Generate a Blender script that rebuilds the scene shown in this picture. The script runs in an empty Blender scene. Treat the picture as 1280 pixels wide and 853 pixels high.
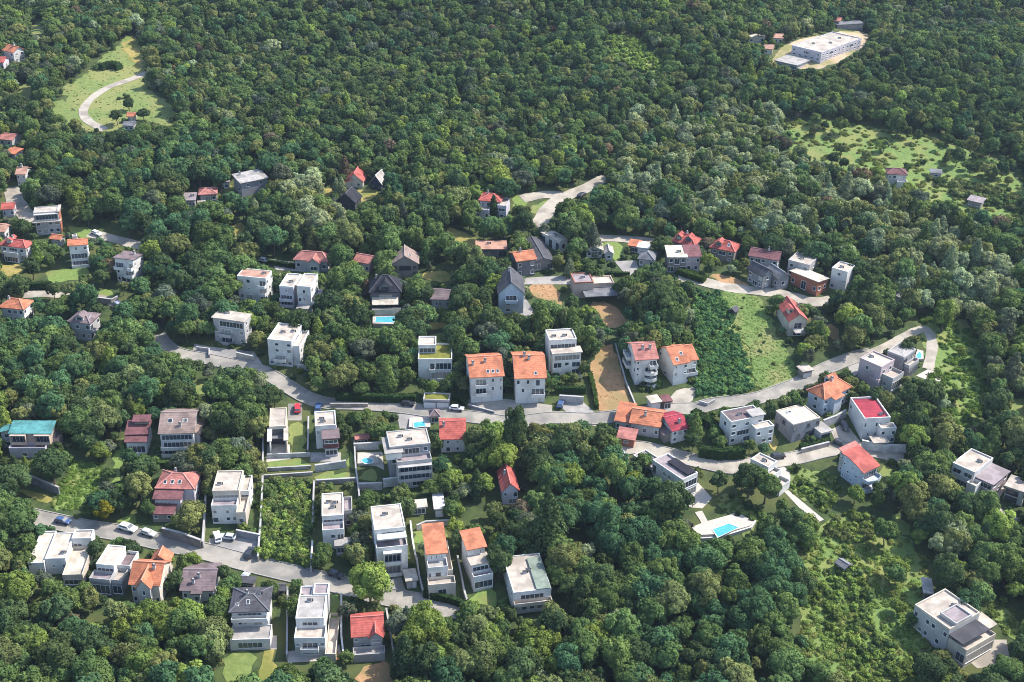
import bpy, bmesh, math, random
import numpy as np
from mathutils import Vector, Matrix
random.seed(7); RNG = np.random.default_rng(7)
SC = bpy.context.scene; COL = SC.collection
R = math.radians
# ------------------------------------------------------------------ camera model (pixels are those of a 1280x853 picture)
F = 1600.0; PITCH = R(28.5); ROLL = R(1.0); CAMZ = 196.0
def ray(px, py):
    x = (px-640)/F; y = (426.5-py)/F
    x, y = x*math.cos(ROLL)-y*math.sin(ROLL), x*math.sin(ROLL)+y*math.cos(ROLL)
    return Vector((x, math.cos(PITCH)+y*math.sin(PITCH), -math.sin(PITCH)+y*math.cos(PITCH)))
def project(x, y, z):
    z = z-CAMZ
    d = y*math.cos(PITCH)-z*math.sin(PITCH)
    u = x/d; v = (y*math.sin(PITCH)+z*math.cos(PITCH))/d
    u, v = u*math.cos(ROLL)+v*math.sin(ROLL), -u*math.sin(ROLL)+v*math.cos(ROLL)
    return 640+F*u, 426.5-F*v, d
def sstep(a, b, t):
    t = min(1, max(0, (t-a)/(b-a))); return t*t*(3-2*t)
def terrain(x, y):
    z = .12*(y-360)
    z += 2.2*math.sin(x/61+.6)*math.sin(y/53+1.1)
    k = sstep(500, 640, y)
    z += k*(7*math.sin((x*.55+y)/47+.4)+4*math.sin((x-y*.4)/39))
    z += sstep(120, 260, x)*(-4)*sstep(420, 330, y) if y < 420 else 0
    z += k*4.5*math.sin((y-.35*x)/25)
    z += max(0, y-760)*.10
    return z
def G(px, py, up=0):
    d = ray(px, py); t = 150.0
    for i in range(4000):
        z = CAMZ+d.z*t
        if z <= terrain(d.x*t, d.y*t)+up: break
        t += 2
    a, b = t-2, t
    for i in range(14):
        m = (a+b)/2
        if CAMZ+d.z*m <= terrain(d.x*m, d.y*m)+up: b = m
        else: a = m
    return Vector((d.x*b, d.y*b, terrain(d.x*b, d.y*b)))
def onplane(px, py, z):
    d = ray(px, py); t = (z-CAMZ)/d.z
    return Vector((d.x*t, d.y*t, z))
cam = bpy.data.cameras.new('camera'); camo = bpy.data.objects.new('camera', cam); COL.objects.link(camo)
cam.sensor_fit = 'HORIZONTAL'; cam.sensor_width = 36; cam.lens = F/1280*36; cam.clip_end = 6000; cam.clip_start = 1
camo.matrix_world = Matrix.Translation((0, 0, CAMZ)) @ Matrix.Rotation(math.pi/2-PITCH, 4, 'X') @ Matrix.Rotation(ROLL, 4, 'Z')
SC.camera = camo
# ------------------------------------------------------------------ materials
MATS = {}
def nodes(m):
    m.use_nodes = True; nt = m.node_tree
    return nt, nt.nodes, nt.links, nt.nodes['Principled BSDF']
def noisemat(name, c1, c2, scale=.5, rough=.85, c3=None, s3=.06, bump=.0, detail=5, stretch=None):
    if name in MATS: return MATS[name]
    m = bpy.data.materials.new(name); nt, N, L, B = nodes(m)
    tc = N.new('ShaderNodeNewGeometry'); src = tc.outputs['Position']
    if stretch:
        mp = N.new('ShaderNodeMapping'); mp.inputs['Scale'].default_value = stretch; L.new(src, mp.inputs[0]); src = mp.outputs[0]
    n = N.new('ShaderNodeTexNoise'); n.inputs['Scale'].default_value = scale; n.inputs['Detail'].default_value = detail; n.inputs['Roughness'].default_value = .65
    L.new(src, n.inputs['Vector'])
    r = N.new('ShaderNodeValToRGB'); r.color_ramp.elements[0].position = .35; r.color_ramp.elements[1].position = .65
    r.color_ramp.elements[0].color = (*c1, 1); r.color_ramp.elements[1].color = (*c2, 1)
    L.new(n.outputs['Fac'], r.inputs[0]); out = r.outputs[0]
    if c3:
        n2 = N.new('ShaderNodeTexNoise'); n2.inputs['Scale'].default_value = s3; n2.inputs['Detail'].default_value = 4; L.new(tc.outputs['Position'], n2.inputs['Vector'])
        r2 = N.new('ShaderNodeValToRGB'); r2.color_ramp.elements[0].position = .46; r2.color_ramp.elements[1].position = .62
        L.new(n2.outputs['Fac'], r2.inputs[0])
        mx = N.new('ShaderNodeMixRGB'); L.new(r2.outputs[0], mx.inputs[0]); L.new(out, mx.inputs[1]); mx.inputs[2].default_value = (*c3, 1); out = mx.outputs[0]
    L.new(out, B.inputs['Base Color']); B.inputs['Roughness'].default_value = rough; B.inputs['Specular IOR Level'].default_value = .25
    if bump:
        b = N.new('ShaderNodeBump'); b.inputs['Strength'].default_value = bump; b.inputs['Distance'].default_value = .3
        L.new(n.outputs['Fac'], b.inputs['Height']); L.new(b.outputs[0], B.inputs['Normal'])
    MATS[name] = m; return m
def mul(c, k): return tuple(min(1, v*k) for v in c)
WALLC = dict(green=(.20,.29,.24), white=(.60,.588,.562), cream=(.52,.46,.38), lav=(.47,.44,.48), grey=(.23,.23,.245), dgrey=(.13,.13,.14), mauve=(.44,.36,.37), beige=(.46,.36,.29),
             brick=(.36,.14,.09), pink=(.52,.38,.36), stone=(.33,.30,.27), bstone=(.22,.19,.17), dark=(.05,.05,.055), blue=(.44,.49,.56), maroon=(.15,.05,.05), lgrey=(.40,.385,.375), wood=(.3,.17,.09), navy=(.03,.035,.06), dgreen=(.03,.05,.03))
def wallmat(k):
    c = WALLC[k]; return noisemat('plaster_'+k, mul(c, .89), mul(c, 1.04), 1.3, .85, mul(c, .79), .3, 0, 5, (1.4,1.4,.3))
ROOFC = dict(orange=(.46,.165,.088), red=(.40,.095,.076), crimson=(.312,.037,.057), pinkred=(.369,.148,.123), salmon=(.426,.238,.172), maroon=(.164,.070,.074), brown=(.246,.180,.156), mbrown=(.172,.127,.131),
             dark=(.070,.068,.078), black=(.021,.021,.030), grey=(.164,.164,.176), lgrey=(.361,.336,.312), concrete=(.426,.385,.328), cream=(.508,.451,.369), pconc=(.451,.389,.328), teal=(.09,.27,.265), green=(.21,.25,.205), pgrey=(.295,.246,.254), grass=(.180,.180,.033), white=(.590,.574,.549))
def tilemat(k):
    nm = 'roof_tile_'+k
    if nm in MATS: return MATS[nm]
    c = ROOFC[k]; m = noisemat(nm, mul(c, .76), mul(c, 1.16), 1.1, .8, mul(c, .62), .35)
    nt = m.node_tree; N = nt.nodes; L = nt.links; B = N['Principled BSDF']
    tc = N.new('ShaderNodeTexCoord'); w = N.new('ShaderNodeTexWave'); w.wave_type = 'BANDS'; w.bands_direction = 'Z'; w.inputs['Scale'].default_value = 1.1; w.inputs['Distortion'].default_value = .4
    L.new(tc.outputs['Object'], w.inputs['Vector']); b = N.new('ShaderNodeBump'); b.inputs['Strength'].default_value = .35; b.inputs['Distance'].default_value = .1
    L.new(w.outputs['Fac'], b.inputs['Height']); L.new(b.outputs[0], B.inputs['Normal']); return m
def deckmat(k):
    c = ROOFC[k]; return noisemat('roof_deck_'+k, mul(c, .78), mul(c, 1.08), .7, .9, mul(c, .66), .28)
def plain(name, c, rough=.6, spec=.3, metal=0):
    if name in MATS: return MATS[name]
    m = bpy.data.materials.new(name); nt, N, L, B = nodes(m)
    n = N.new('ShaderNodeTexNoise'); n.inputs['Scale'].default_value = 2.; r = N.new('ShaderNodeValToRGB')
    r.color_ramp.elements[0].color = (*mul(c, .9), 1); r.color_ramp.elements[1].color = (*mul(c, 1.08), 1)
    g = N.new('ShaderNodeNewGeometry'); L.new(g.outputs['Position'], n.inputs['Vector']); L.new(n.outputs['Fac'], r.inputs[0]); L.new(r.outputs[0], B.inputs['Base Color'])
    B.inputs['Roughness'].default_value = rough; B.inputs['Specular IOR Level'].default_value = spec; B.inputs['Metallic'].default_value = metal
    MATS[name] = m; return m
GLASS = plain('window_glass', (.035,.045,.055), .12, .6)
def curtains(m):                # some windows have pale curtains or blinds behind the glass
    N, L = m.node_tree.nodes, m.node_tree.links; B = N['Principled BSDF']; o = N.new('ShaderNodeObjectInfo'); r = N.new('ShaderNodeValToRGB'); r.color_ramp.interpolation = 'CONSTANT'
    e = r.color_ramp.elements; e[0].color = (.03,.04,.05,1); e[1].position = .5; e[1].color = (.07,.08,.09,1)
    for p, c in ((.68, (.20,.19,.17)), (.82, (.05,.06,.08)), (.92, (.32,.30,.27))): q = e.new(p); q.color = (*c, 1)
    L.new(o.outputs['Random'], r.inputs[0]); L.new(r.outputs[0], B.inputs['Base Color'])
curtains(GLASS)
FRAMEW = plain('window_frame_white', (.65,.65,.65), .5); FRAMED = plain('window_frame_dark', (.06,.06,.065), .5)
TRIM = plain('trim_white', (.58,.575,.56), .7); DARKM = plain('dark_metal', (.05,.05,.055), .5); RAIL = plain('railing_grey', (.35,.37,.39), .35, .5)
WATER = noisemat('pool_water', (.055,.30,.37), (.095,.39,.45), .9, .08)
def leafmat(name, transl=.32):
    if name in MATS: return MATS[name]
    m = bpy.data.materials.new(name); m.use_nodes = True; N = m.node_tree.nodes; L = m.node_tree.links; N.clear()
    o = N.new('ShaderNodeOutputMaterial'); a = N.new('ShaderNodeAttribute'); a.attribute_type = 'INSTANCER'; a.attribute_name = 'tint'
    v = N.new('ShaderNodeAttribute'); v.attribute_type = 'GEOMETRY'; v.attribute_name = 'leafvar'
    mx = N.new('ShaderNodeMixRGB'); mx.blend_type = 'MULTIPLY'; mx.inputs[0].default_value = 1
    L.new(a.outputs['Color'], mx.inputs[1]); L.new(v.outputs['Color'], mx.inputs[2])
    d = N.new('ShaderNodeBsdfDiffuse'); t = N.new('ShaderNodeBsdfTranslucent'); s = N.new('ShaderNodeMixShader'); s.inputs[0].default_value = transl
    L.new(mx.outputs[0], d.inputs[0]); L.new(mx.outputs[0], t.inputs[0]); L.new(d.outputs[0], s.inputs[1]); L.new(t.outputs[0], s.inputs[2]); L.new(s.outputs[0], o.inputs[0])
    MATS[name] = m; return m
LEAF = leafmat('foliage'); BARK = noisemat('bark', (.07,.05,.035), (.14,.11,.08), 3)
# ------------------------------------------------------------------ object helpers
class MB:
    def __init__(s): s.v = []; s.f = []; s.mi = []
    def add(s, vs, fs, mi=0):
        n = len(s.v); s.v += [tuple(v) for v in vs]; s.f += [[i+n for i in f] for f in fs]; s.mi += [mi]*len(fs)
    def box(s, x0, x1, y0, y1, z0, z1, mi=0):
        s.add([(x0,y0,z0),(x1,y0,z0),(x1,y1,z0),(x0,y1,z0),(x0,y0,z1),(x1,y0,z1),(x1,y1,z1),(x0,y1,z1)], [(3,2,1,0),(4,5,6,7),(0,1,5,4),(1,2,6,5),(2,3,7,6),(3,0,4,7)], mi)
    def bar(s, a, b, r, mi=0):
        a = Vector(a); b = Vector(b); d = (b-a).normalized(); u = d.cross(Vector((0,0,1)))
        if u.length < .01: u = Vector((1,0,0))
        u = u.normalized()*r; w = d.cross(u).normalized()*r
        s.add([a-u-w,a+u-w,a+u+w,a-u+w,b-u-w,b+u-w,b+u+w,b-u+w], [(3,2,1,0),(4,5,6,7),(0,1,5,4),(1,2,6,5),(2,3,7,6),(3,0,4,7)], mi)
    def cyl(s, x, y, z0, z1, r, n=8, mi=0):
        vs = [(x+r*math.cos(i*2*math.pi/n), y+r*math.sin(i*2*math.pi/n), z) for z in (z0, z1) for i in range(n)]
        s.add(vs, [tuple(range(n-1,-1,-1)), tuple(range(n,2*n))]+[(i,(i+1)%n,n+(i+1)%n,n+i) for i in range(n)], mi)
    def sheet(s, faces, t, mi=0):                       # solid roof sheet: top faces, thickness t downwards
        vs = []; idx = {}; fs = []
        def vi(p):
            k = tuple(round(q, 4) for q in p)
            if k not in idx: idx[k] = len(vs); vs.append(p)
            return idx[k]
        for f in faces: fs.append([vi(p) for p in f])
        n = len(vs); edges = {}
        for f in fs:
            for i in range(len(f)): edges[(f[i], f[(i+1)%len(f)])] = 1
        allf = list(fs)+[[i+n for i in reversed(f)] for f in fs]
        for (a, b) in edges:
            if (b, a) not in edges: allf.append([b, a, a+n, b+n])
        s.add(vs+[(p[0],p[1],p[2]-t) for p in vs], allf, mi)
    def mesh(s, name, mats):
        me = bpy.data.meshes.new(name); me.from_pydata(s.v, [], s.f)
        for m in (mats if isinstance(mats, (list, tuple)) else [mats]): me.materials.append(m)
        if max(s.mi or [0]) > 0: me.polygons.foreach_set('material_index', s.mi)
        me.update(); return me
    def build(s, name, mats, parent=None):
        return link(name, s.mesh(name, mats), parent)
def link(name, data, parent=None, loc=None, rz=0):
    o = bpy.data.objects.new(name, data); COL.objects.link(o)
    if parent: o.parent = parent
    if loc is not None: o.location = loc
    if rz: o.rotation_euler = (0, 0, rz)
    return o
def tag(o, label, cat, group=None, kind=None):
    o['label'] = label; o['category'] = cat
    if group: o['group'] = group
    if kind: o['kind'] = kind
    return o
def struct(o, kind='structure'): o['kind'] = kind; return o
def crom(pts, n=6):
    out = []
    P = [pts[0]]+list(pts)+[pts[-1]]
    for i in range(1, len(P)-2):
        p0, p1, p2, p3 = P[i-1:i+3]
        for k in range(n):
            t = k/n
            out.append(.5*((2*p1)+(p2-p0)*t+(2*p0-5*p1+4*p2-p3)*t*t+(3*p1-p0-3*p2+p3)*t**3))
    out.append(P[-1]); return out
def chaikin(pts, it=2):
    for _ in range(it):
        o = []
        for i in range(len(pts)):
            a, b = pts[i], pts[(i+1)%len(pts)]; o += [a*.75+b*.25, a*.25+b*.75]
        pts = o
    return pts
KEEP = []          # visible ground polygons, in picture coordinates: no crown may cover them
FOOT = []          # ground polygons no trunk may stand in (world xy)
HULLS = []         # (picture polygon, camera depth) of every building
def draped(name, pts, off, mat, grid=3.0):
    bm = bmesh.new(); vs = [bm.verts.new((p.x, p.y, 0)) for p in pts]
    try: bm.faces.new(vs)
    except ValueError: return None
    bmesh.ops.triangulate(bm, faces=bm.faces[:])
    for _ in range(6):
        ed = [e for e in bm.edges if e.calc_length() > grid*1.6]
        if not ed: break
        bmesh.ops.subdivide_edges(bm, edges=ed, cuts=1); bmesh.ops.triangulate(bm, faces=[f for f in bm.faces if len(f.verts) > 3])
    for v in bm.verts: v.co.z = terrain(v.co.x, v.co.y)+off
    bmesh.ops.recalc_face_normals(bm, faces=bm.faces[:])
    if sum(f.normal.z for f in bm.faces) < 0: bmesh.ops.reverse_faces(bm, faces=bm.faces[:])
    me = bpy.data.meshes.new(name); bm.to_mesh(me); bm.free(); me.materials.append(mat)
    return link(name, me)
OFFN = [0]
def ground_patch(name, px, mat, soft=True, off=.05, keep=True):
    OFFN[0] += 1; o_ = off+.004*(OFFN[0] % 12)
    if keep: KEEP.append([tuple(p) for p in px])
    pts = [G(*p) for p in px]
    if soft:
        pts = chaikin(pts, 1); q = []
        for i, p in enumerate(pts):
            n = pts[(i+1) % len(pts)]; k = max(1, int((n-p).length/1.6)); q += [p.lerp(n, j/k) for j in range(k)]
        a = .35 if 'dry' in name else .75
        pts = [p+Vector((a*(math.sin(p.y*1.15+p.x*.6)+.6*math.sin(p.y*2.7-p.x*1.9)), a*(math.cos(p.x*1.05-p.y*.5)+.6*math.sin(p.x*2.3+p.y*1.7)), 0)) for p in q]
    FOOT.append([(p.x, p.y) for p in pts])
    o = draped(name, pts, o_, mat)
    return struct(o) if o else None
ROADQ = []
def road(name, px, width, mat, off=.14, kerbs=False, keep=True):
    OFFN[0] += 1; off += .004*(OFFN[0] % 12)
    c = crom([G(*p) for p in px], 8); mb = MB(); kb = MB(); prev = None; L = []
    for i, p in enumerate(c):
        a = c[max(0, i-1)]; b = c[min(len(c)-1, i+1)]; d = Vector((b.x-a.x, b.y-a.y, 0)).normalized(); n = Vector((-d.y, d.x, 0))
        L.append((p, n))
    vs = []; fs = []
    for i, (p, n) in enumerate(L):
        w = width*(1+.06*math.sin(i*.7)) if not kerbs else width
        for k in (-.5, -.25, 0, .25, .5):
            q = p+n*(w*k); vs.append((q.x, q.y, terrain(q.x, q.y)+off))
        if i:
            for k in range(4): fs.append((5*i-5+k, 5*i+k, 5*i+k+1, 5*i-4+k))
    mb.add(vs, [f[::-1] for f in fs]); o = mb.build(name, mat)
    me = o.data; me.update()
    if sum(f.normal.z for f in me.polygons) < 0: me.flip_normals()
    struct(o)
    if kerbs:
        for sgn in (-1, 1):
            kb = MB()
            for i in range(len(L)-1):
                q0 = L[i][0]+L[i][1]*(sgn*(width/2+.15)); q1 = L[i+1][0]+L[i+1][1]*(sgn*(width/2+.15))
                n = L[i][1]*.14; n1 = L[i+1][1]*.14
                z0 = terrain(q0.x, q0.y); z1 = terrain(q1.x, q1.y)
                kb.add([(q0.x-n.x,q0.y-n.y,z0-.2),(q0.x+n.x,q0.y+n.y,z0-.2),(q1.x+n1.x,q1.y+n1.y,z1-.2),(q1.x-n1.x,q1.y-n1.y,z1-.2),
                        (q0.x-n.x,q0.y-n.y,z0+.3),(q0.x+n.x,q0.y+n.y,z0+.3),(q1.x+n1.x,q1.y+n1.y,z1+.3),(q1.x-n1.x,q1.y-n1.y,z1+.3)], [(4,5,6,7),(0,1,5,4),(2,3,7,6),(1,2,6,5),(3,0,4,7)])
            struct(kb.build('kerb', KERB))
    m = width/2; ROADQ.append([(v.x, v.y) for v in [p+n*m for p, n in L]]+[(v.x, v.y) for v in [p-n*m for p, n in L][::-1]])
    for i in range(len(L)-1):
        (p, n), (q, n2) = L[i], L[i+1]
        poly = [p+n*m, q+n2*m, q-n2*m, p-n*m]
        FOOT.append([(v.x+0, v.y) for v in poly])
        if keep: KEEP.append([project(v.x, v.y, terrain(v.x, v.y))[:2] for v in [p+n*m*.7, q+n2*m*.7, q-n2*m*.7, p-n*m*.7]])
KERB = noisemat('kerb_concrete', (.24,.23,.21), (.33,.31,.28), 1.5)
# ------------------------------------------------------------------ buildings
WINC = {}
def win_mesh(w, h, fr):
    k = (round(w, 1), round(h, 1), fr)
    if k not in WINC:
        w, h = k[0], k[1]; mb = MB(); t = .09
        mb.box(-w/2, w/2, -.06, .0, 0, t); mb.box(-w/2, w/2, -.06, 0, h-t, h); mb.box(-w/2, -w/2+t, -.06, 0, t, h-t); mb.box(w/2-t, w/2, -.06, 0, t, h-t)
        n = max(1, round(w/1.1))
        for i in range(1, n): x = -w/2+w*i/n; mb.box(x-.035, x+.035, -.05, 0, t, h-t)
        mb.box(-w/2-.08, w/2+.08, -.14, 0, -.07, -.004)
        mb.add([(-w/2+t,-.02,t),(w/2-t,-.02,t),(w/2-t,-.02,h-t),(-w/2+t,-.02,h-t)], [(0,1,2,3)], 1)
        WINC[k] = mb.mesh('window', [FRAMED if fr == 'd' else FRAMEW, GLASS])
    return WINC[k]
def facade(parent, rz, origin, width, z0, z1, pat, frame, wallm, inv):
    """rows from top to bottom, characters spread along the face; origin = left end of the face seen from outside (parent space)"""
    if not pat: return
    rows = pat.split('/'); fh = (z1-z0)/len(rows)
    ca, sa = math.cos(rz), math.sin(rz)
    def put(name, data, x, z):
        return link(name, data, parent, (origin[0]+ca*x, origin[1]+sa*x, z), rz)
    for ri, row in enumerate(rows):
        zb = z1-(ri+1)*fh; n = len(row)
        if not n: continue
        cw = width/n; i = 0
        while i < n:
            ch = row[i]; j = i+1
            if ch in 'bBlGgr':
                while j < n and row[j] == ch: j += 1
            x0 = i*cw; x1 = j*cw; xc = (x0+x1)/2; w = x1-x0
            if ch == 'w': put('window', win_mesh(min(1.3, cw*.62), min(1.35, fh*.48), frame), xc, zb+fh*.34)
            elif ch == 'W': put('window', win_mesh(min(2.4, cw*.72), min(1.5, fh*.5), frame), xc, zb+fh*.32)
            elif ch == 's': put('window', win_mesh(.7, .7, frame), xc, zb+fh*.5)
            elif ch == 'd': put('door', win_mesh(1.1, min(2.2, fh*.75), 'd'), xc, zb+.1)
            elif ch == 'G': put('window', win_mesh(w*.92, fh*.72, frame), xc, zb+fh*.1)
            elif ch == 'g':
                mb = MB(); k = max(1, round(w/3.2))
                for q in range(k):
                    a = -w/2+w*q/k+.2; b = -w/2+w*(q+1)/k-.2
                    mb.box(a, b, -.06, 0, .05, min(2.4, fh*.8))
                    for s in range(1, 4): zz = min(2.4, fh*.8)*s/4; mb.box(a+.05, b-.05, -.075, -.05, zz-.02, zz+.02, 1)
                put('garage_door', mb.mesh('garage_door', [plain('garage_door_white', (.62,.62,.61)), RAIL]), xc, zb)
            elif ch in 'bBlr':
                dep = {'b': 1.5, 'B': 2.2, 'l': 1.3, 'r': 1.8}[ch]
                put('window', win_mesh(w*.86, min(2.3, fh*.75), frame), xc, zb+.12)
                mb = MB(); a, b = -w/2+.04, w/2-.04
                mb.box(a, b, -dep, 0, -.1, .1)
                if ch == 'l':
                    mb.box(a, a+.2, -dep, 0, .1, fh-.12); mb.box(b-.2, b, -dep, 0, .1, fh-.12)
                    mb.box(a, b, -dep, 0, fh-.1-.001, fh+.06) if ri == 0 else None
                    mb.box(a+.2, b-.2, -dep+.02, -dep+.12, .1, .95)
                elif ch == 'r':
                    nseg = 8; pts = [(a+(b-a)*q/nseg, -dep-.9*math.sin(math.pi*q/nseg)) for q in range(nseg+1)]
                    for q in range(nseg):
                        (xa, ya), (xb, yb) = pts[q], pts[q+1]
                        mb.add([(xa,ya,-.1),(xb,yb,-.1),(xb,yb,1),(xa,ya,1),(xa,ya+.15,-.1),(xb,yb+.15,-.1),(xb,yb+.15,1),(xa,ya+.15,1)], [(0,1,2,3),(5,4,7,6),(3,2,6,7),(1,0,4,5)])
                        mb.add([(xa,ya+.15,.1),(xb,yb+.15,.1),(xb,-dep,.099),(xa,-dep,.099)], [(0,1,2,3)])
                        mb.add([(xa,ya+.15,-.1),(xb,yb+.15,-.1),(xb,-dep,-.1),(xa,-dep,-.1)], [(3,2,1,0)])
                    mb.box(a, a+.12, -dep, 0, .1, 1); mb.box(b-.12, b, -dep, 0, .1, 1)
                else:
                    mb.box(a, b, -dep, -dep+.12, .1, 1.0); mb.box(a, a+.12, -dep+.12, 0, .1, 1); mb.box(b-.12, b, -dep+.12, 0, .1, 1)
                put('balcony', mb.mesh('balcony', wallm if random.random() < .8 else TRIM), xc, zb)
            elif ch == 'c':
                mb = MB(); mb.box(-.18, .18, -.3, .0, 0, fh); put('column', mb.mesh('column', wallm), xc, zb)
            i = j
def roof_faces(kind, x0, x1, y0, y1, z, rh):
    xm, ym = (x0+x1)/2, (y0+y1)/2; A, B, C_, D = (x0,y0,z), (x1,y0,z), (x1,y1,z), (x0,y1,z)
    up = lambda p: (p[0], p[1], p[2]+rh)
    if kind == 'gu':
        E, F_ = (x0,ym,z+rh), (x1,ym,z+rh); return [[A,B,F_,E],[C_,D,E,F_]], [(E,F_)]
    if kind == 'gv':
        E, F_ = (xm,y0,z+rh), (xm,y1,z+rh); return [[A,E,F_,D],[E,B,C_,F_]], [(E,F_)]
    if kind in ('hip', 'pyr'):
        W, Dp = x1-x0, y1-y0
        if kind == 'pyr': E = (xm,ym,z+rh); return [[A,B,E],[B,C_,E],[C_,D,E],[D,A,E]], [(A,E),(B,E),(C_,E),(D,E)]
        if W > Dp: k = Dp*.45; E, F_ = (x0+k,ym,z+rh), (x1-k,ym,z+rh); return [[A,B,F_,E],[B,C_,F_],[C_,D,E,F_],[D,A,E]], [(E,F_),(A,E),(D,E),(B,F_),(C_,F_)]
        k = W*.45; E, F_ = (xm,y0+k,z+rh), (xm,y1-k,z+rh); return [[A,B,E],[B,C_,F_,E],[C_,D,F_],[D,A,E,F_]], [(E,F_),(A,E),(B,E),(C_,F_),(D,F_)]
    if kind == 'shedF': return [[A,B,up(C_),up(D)]], []
    if kind == 'shedB': return [[up(A),up(B),C_,D]], []
    if kind == 'shedL': return [[A,up(B),up(C_),D]], []
    if kind == 'shedR': return [[up(A),B,C_,up(D)]], []
    if kind in ('arch', 'halfarch'):
        n = 10; fs = []; pr = None
        for i in range(n+1):
            t = i/n; x = x0+(x1-x0)*t
            zz = z+rh*math.sin(math.pi*t) if kind == 'arch' else z+rh*math.cos(math.pi/2*t)
            if pr: fs.append([(pr[0],y0,pr[1]),(x,y0,zz),(x,y1,zz),(pr[0],y1,pr[1])])
            pr = (x, zz)
        return fs, []
def roof_z(kind, x0, x1, y0, y1, z, rh, x, y):
    tx = (x-x0)/(x1-x0); ty = (y-y0)/(y1-y0)
    return z+rh*{'gu': 1-abs(2*ty-1), 'gv': 1-abs(2*tx-1), 'shedF': ty, 'shedB': 1-ty, 'shedL': tx, 'shedR': 1-tx, 'arch': math.sin(math.pi*tx), 'halfarch': math.cos(math.pi/2*tx),
                 'hip': min(1, 2.0*min(tx, 1-tx)*max(1,(x1-x0)/(y1-y0)), 2.0*min(ty, 1-ty)*max(1,(y1-y0)/(x1-x0))), 'pyr': min(2*tx, 2-2*tx, 2*ty, 2-2*ty)}.get(kind, 0)
def block(root, part, x0, x1, y0, y1, z0, z1, rk, rh, wk, rc, fronts, frame='w', opts={}):
    """one volume of a building: wall mesh, roof, openings.  returns (wall, roof)"""
    wm = wallmat(wk); mb = MB()
    main = part == 'wall'
    if rk in ('gu','gv','shedF','shedB','shedL','shedR','arch','halfarch'):
        xs = [x0+(x1-x0)*i/10 for i in range(11)]; ys = [y0+(y1-y0)*i/10 for i in range(11)]
        per = [(x, y0) for x in xs[:-1]]+[(x1, y) for y in ys[:-1]]+[(x, y1) for x in xs[:0:-1]]+[(x0, y) for y in ys[:0:-1]]
        n = len(per); vs = [(x,y,z0) for x, y in per]+[(x,y,roof_z(rk,x0,x1,y0,y1,z1,rh,x,y)-.06) for x, y in per]
        mb.add(vs, [(i,(i+1)%n,n+(i+1)%n,n+i) for i in range(n)])
    else: mb.box(x0, x1, y0, y1, z0, z1-.03)
    wall = mb.build(part, wm, root)
    par = root if main else wall
    if rk in ('flat', 'flatx', 'deck'):
        mb = MB()
        if rk == 'flatx': mb.box(x0-.45, x1+.45, y0-.45, y1+.45, z1-.02, z1+.25); zt = z1+.25
        else: mb.box(x0+.24, x1-.24, y0+.24, y1-.24, z1-.05, z1+.06); zt = z1+.06
        roof = mb.build('roof', deckmat(rc), par)
        if rk == 'flat' or rk == 'deck':
            ph = opts.get('ph', .45 if rk == 'flat' else .95); t = .26 if rk == 'flat' else .14; pb = MB(); e = .03
            pb.box(x0-e, x1+e, y0-e, y0+t, z1-.12, z1+ph); pb.box(x0-e, x1+e, y1-t, y1+e, z1-.12, z1+ph)
            pb.box(x0-e, x0+t, y0+t+.002, y1-t-.002, z1-.12, z1+ph); pb.box(x1-t, x1+e, y0+t+.002, y1-t-.002, z1-.12, z1+ph)
            pb.build('parapet', wallmat(opts['pc']) if 'pc' in opts else (wm if WALLC[wk][0] > .25 else wallmat('lgrey')), par)
    else:
        ov = opts.get('ov', .5); zz = z1+.08
        fs, ridges = roof_faces(rk, x0-ov, x1+ov, y0-ov, y1+ov, zz, rh)
        mb = MB(); mb.sheet(fs, .2)
        cap = tuple(min(1, v*1.25+.05) for v in ROOFC[rc])
        for a, b in ridges: mb.bar((a[0],a[1],a[2]+.03), (b[0],b[1],b[2]+.03), .13, 1)
        roof = mb.build('roof', [tilemat(rc), plain('ridge_'+rc, cap, .8)], par); zt = None
    for side, pat in (fronts or {}).items():
        w = {'F': x1-x0, 'B': x1-x0, 'L': y1-y0, 'R': y1-y0}[side]
        rz, org = {'F': (0, (x0,y0-.002)), 'R': (math.pi/2, (x1+.002,y0)), 'B': (math.pi, (x1,y1+.002)), 'L': (-math.pi/2, (x0-.002,y1))}[side]
        facade(par, rz, org, w, opts.get('zf', 0), z1-.25, pat, frame, wm, None)
    return wall, roof, zt
def gmin(root, x0, x1, y0, y1):
    M = root.matrix_basis; r = []
    for x in (x0, x1):
        for y in (y0, y1):
            p = M @ Vector((x, y, 0)); r.append(terrain(p.x, p.y)-root.location.z)
    return min(r)-.4
HREF = []
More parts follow.
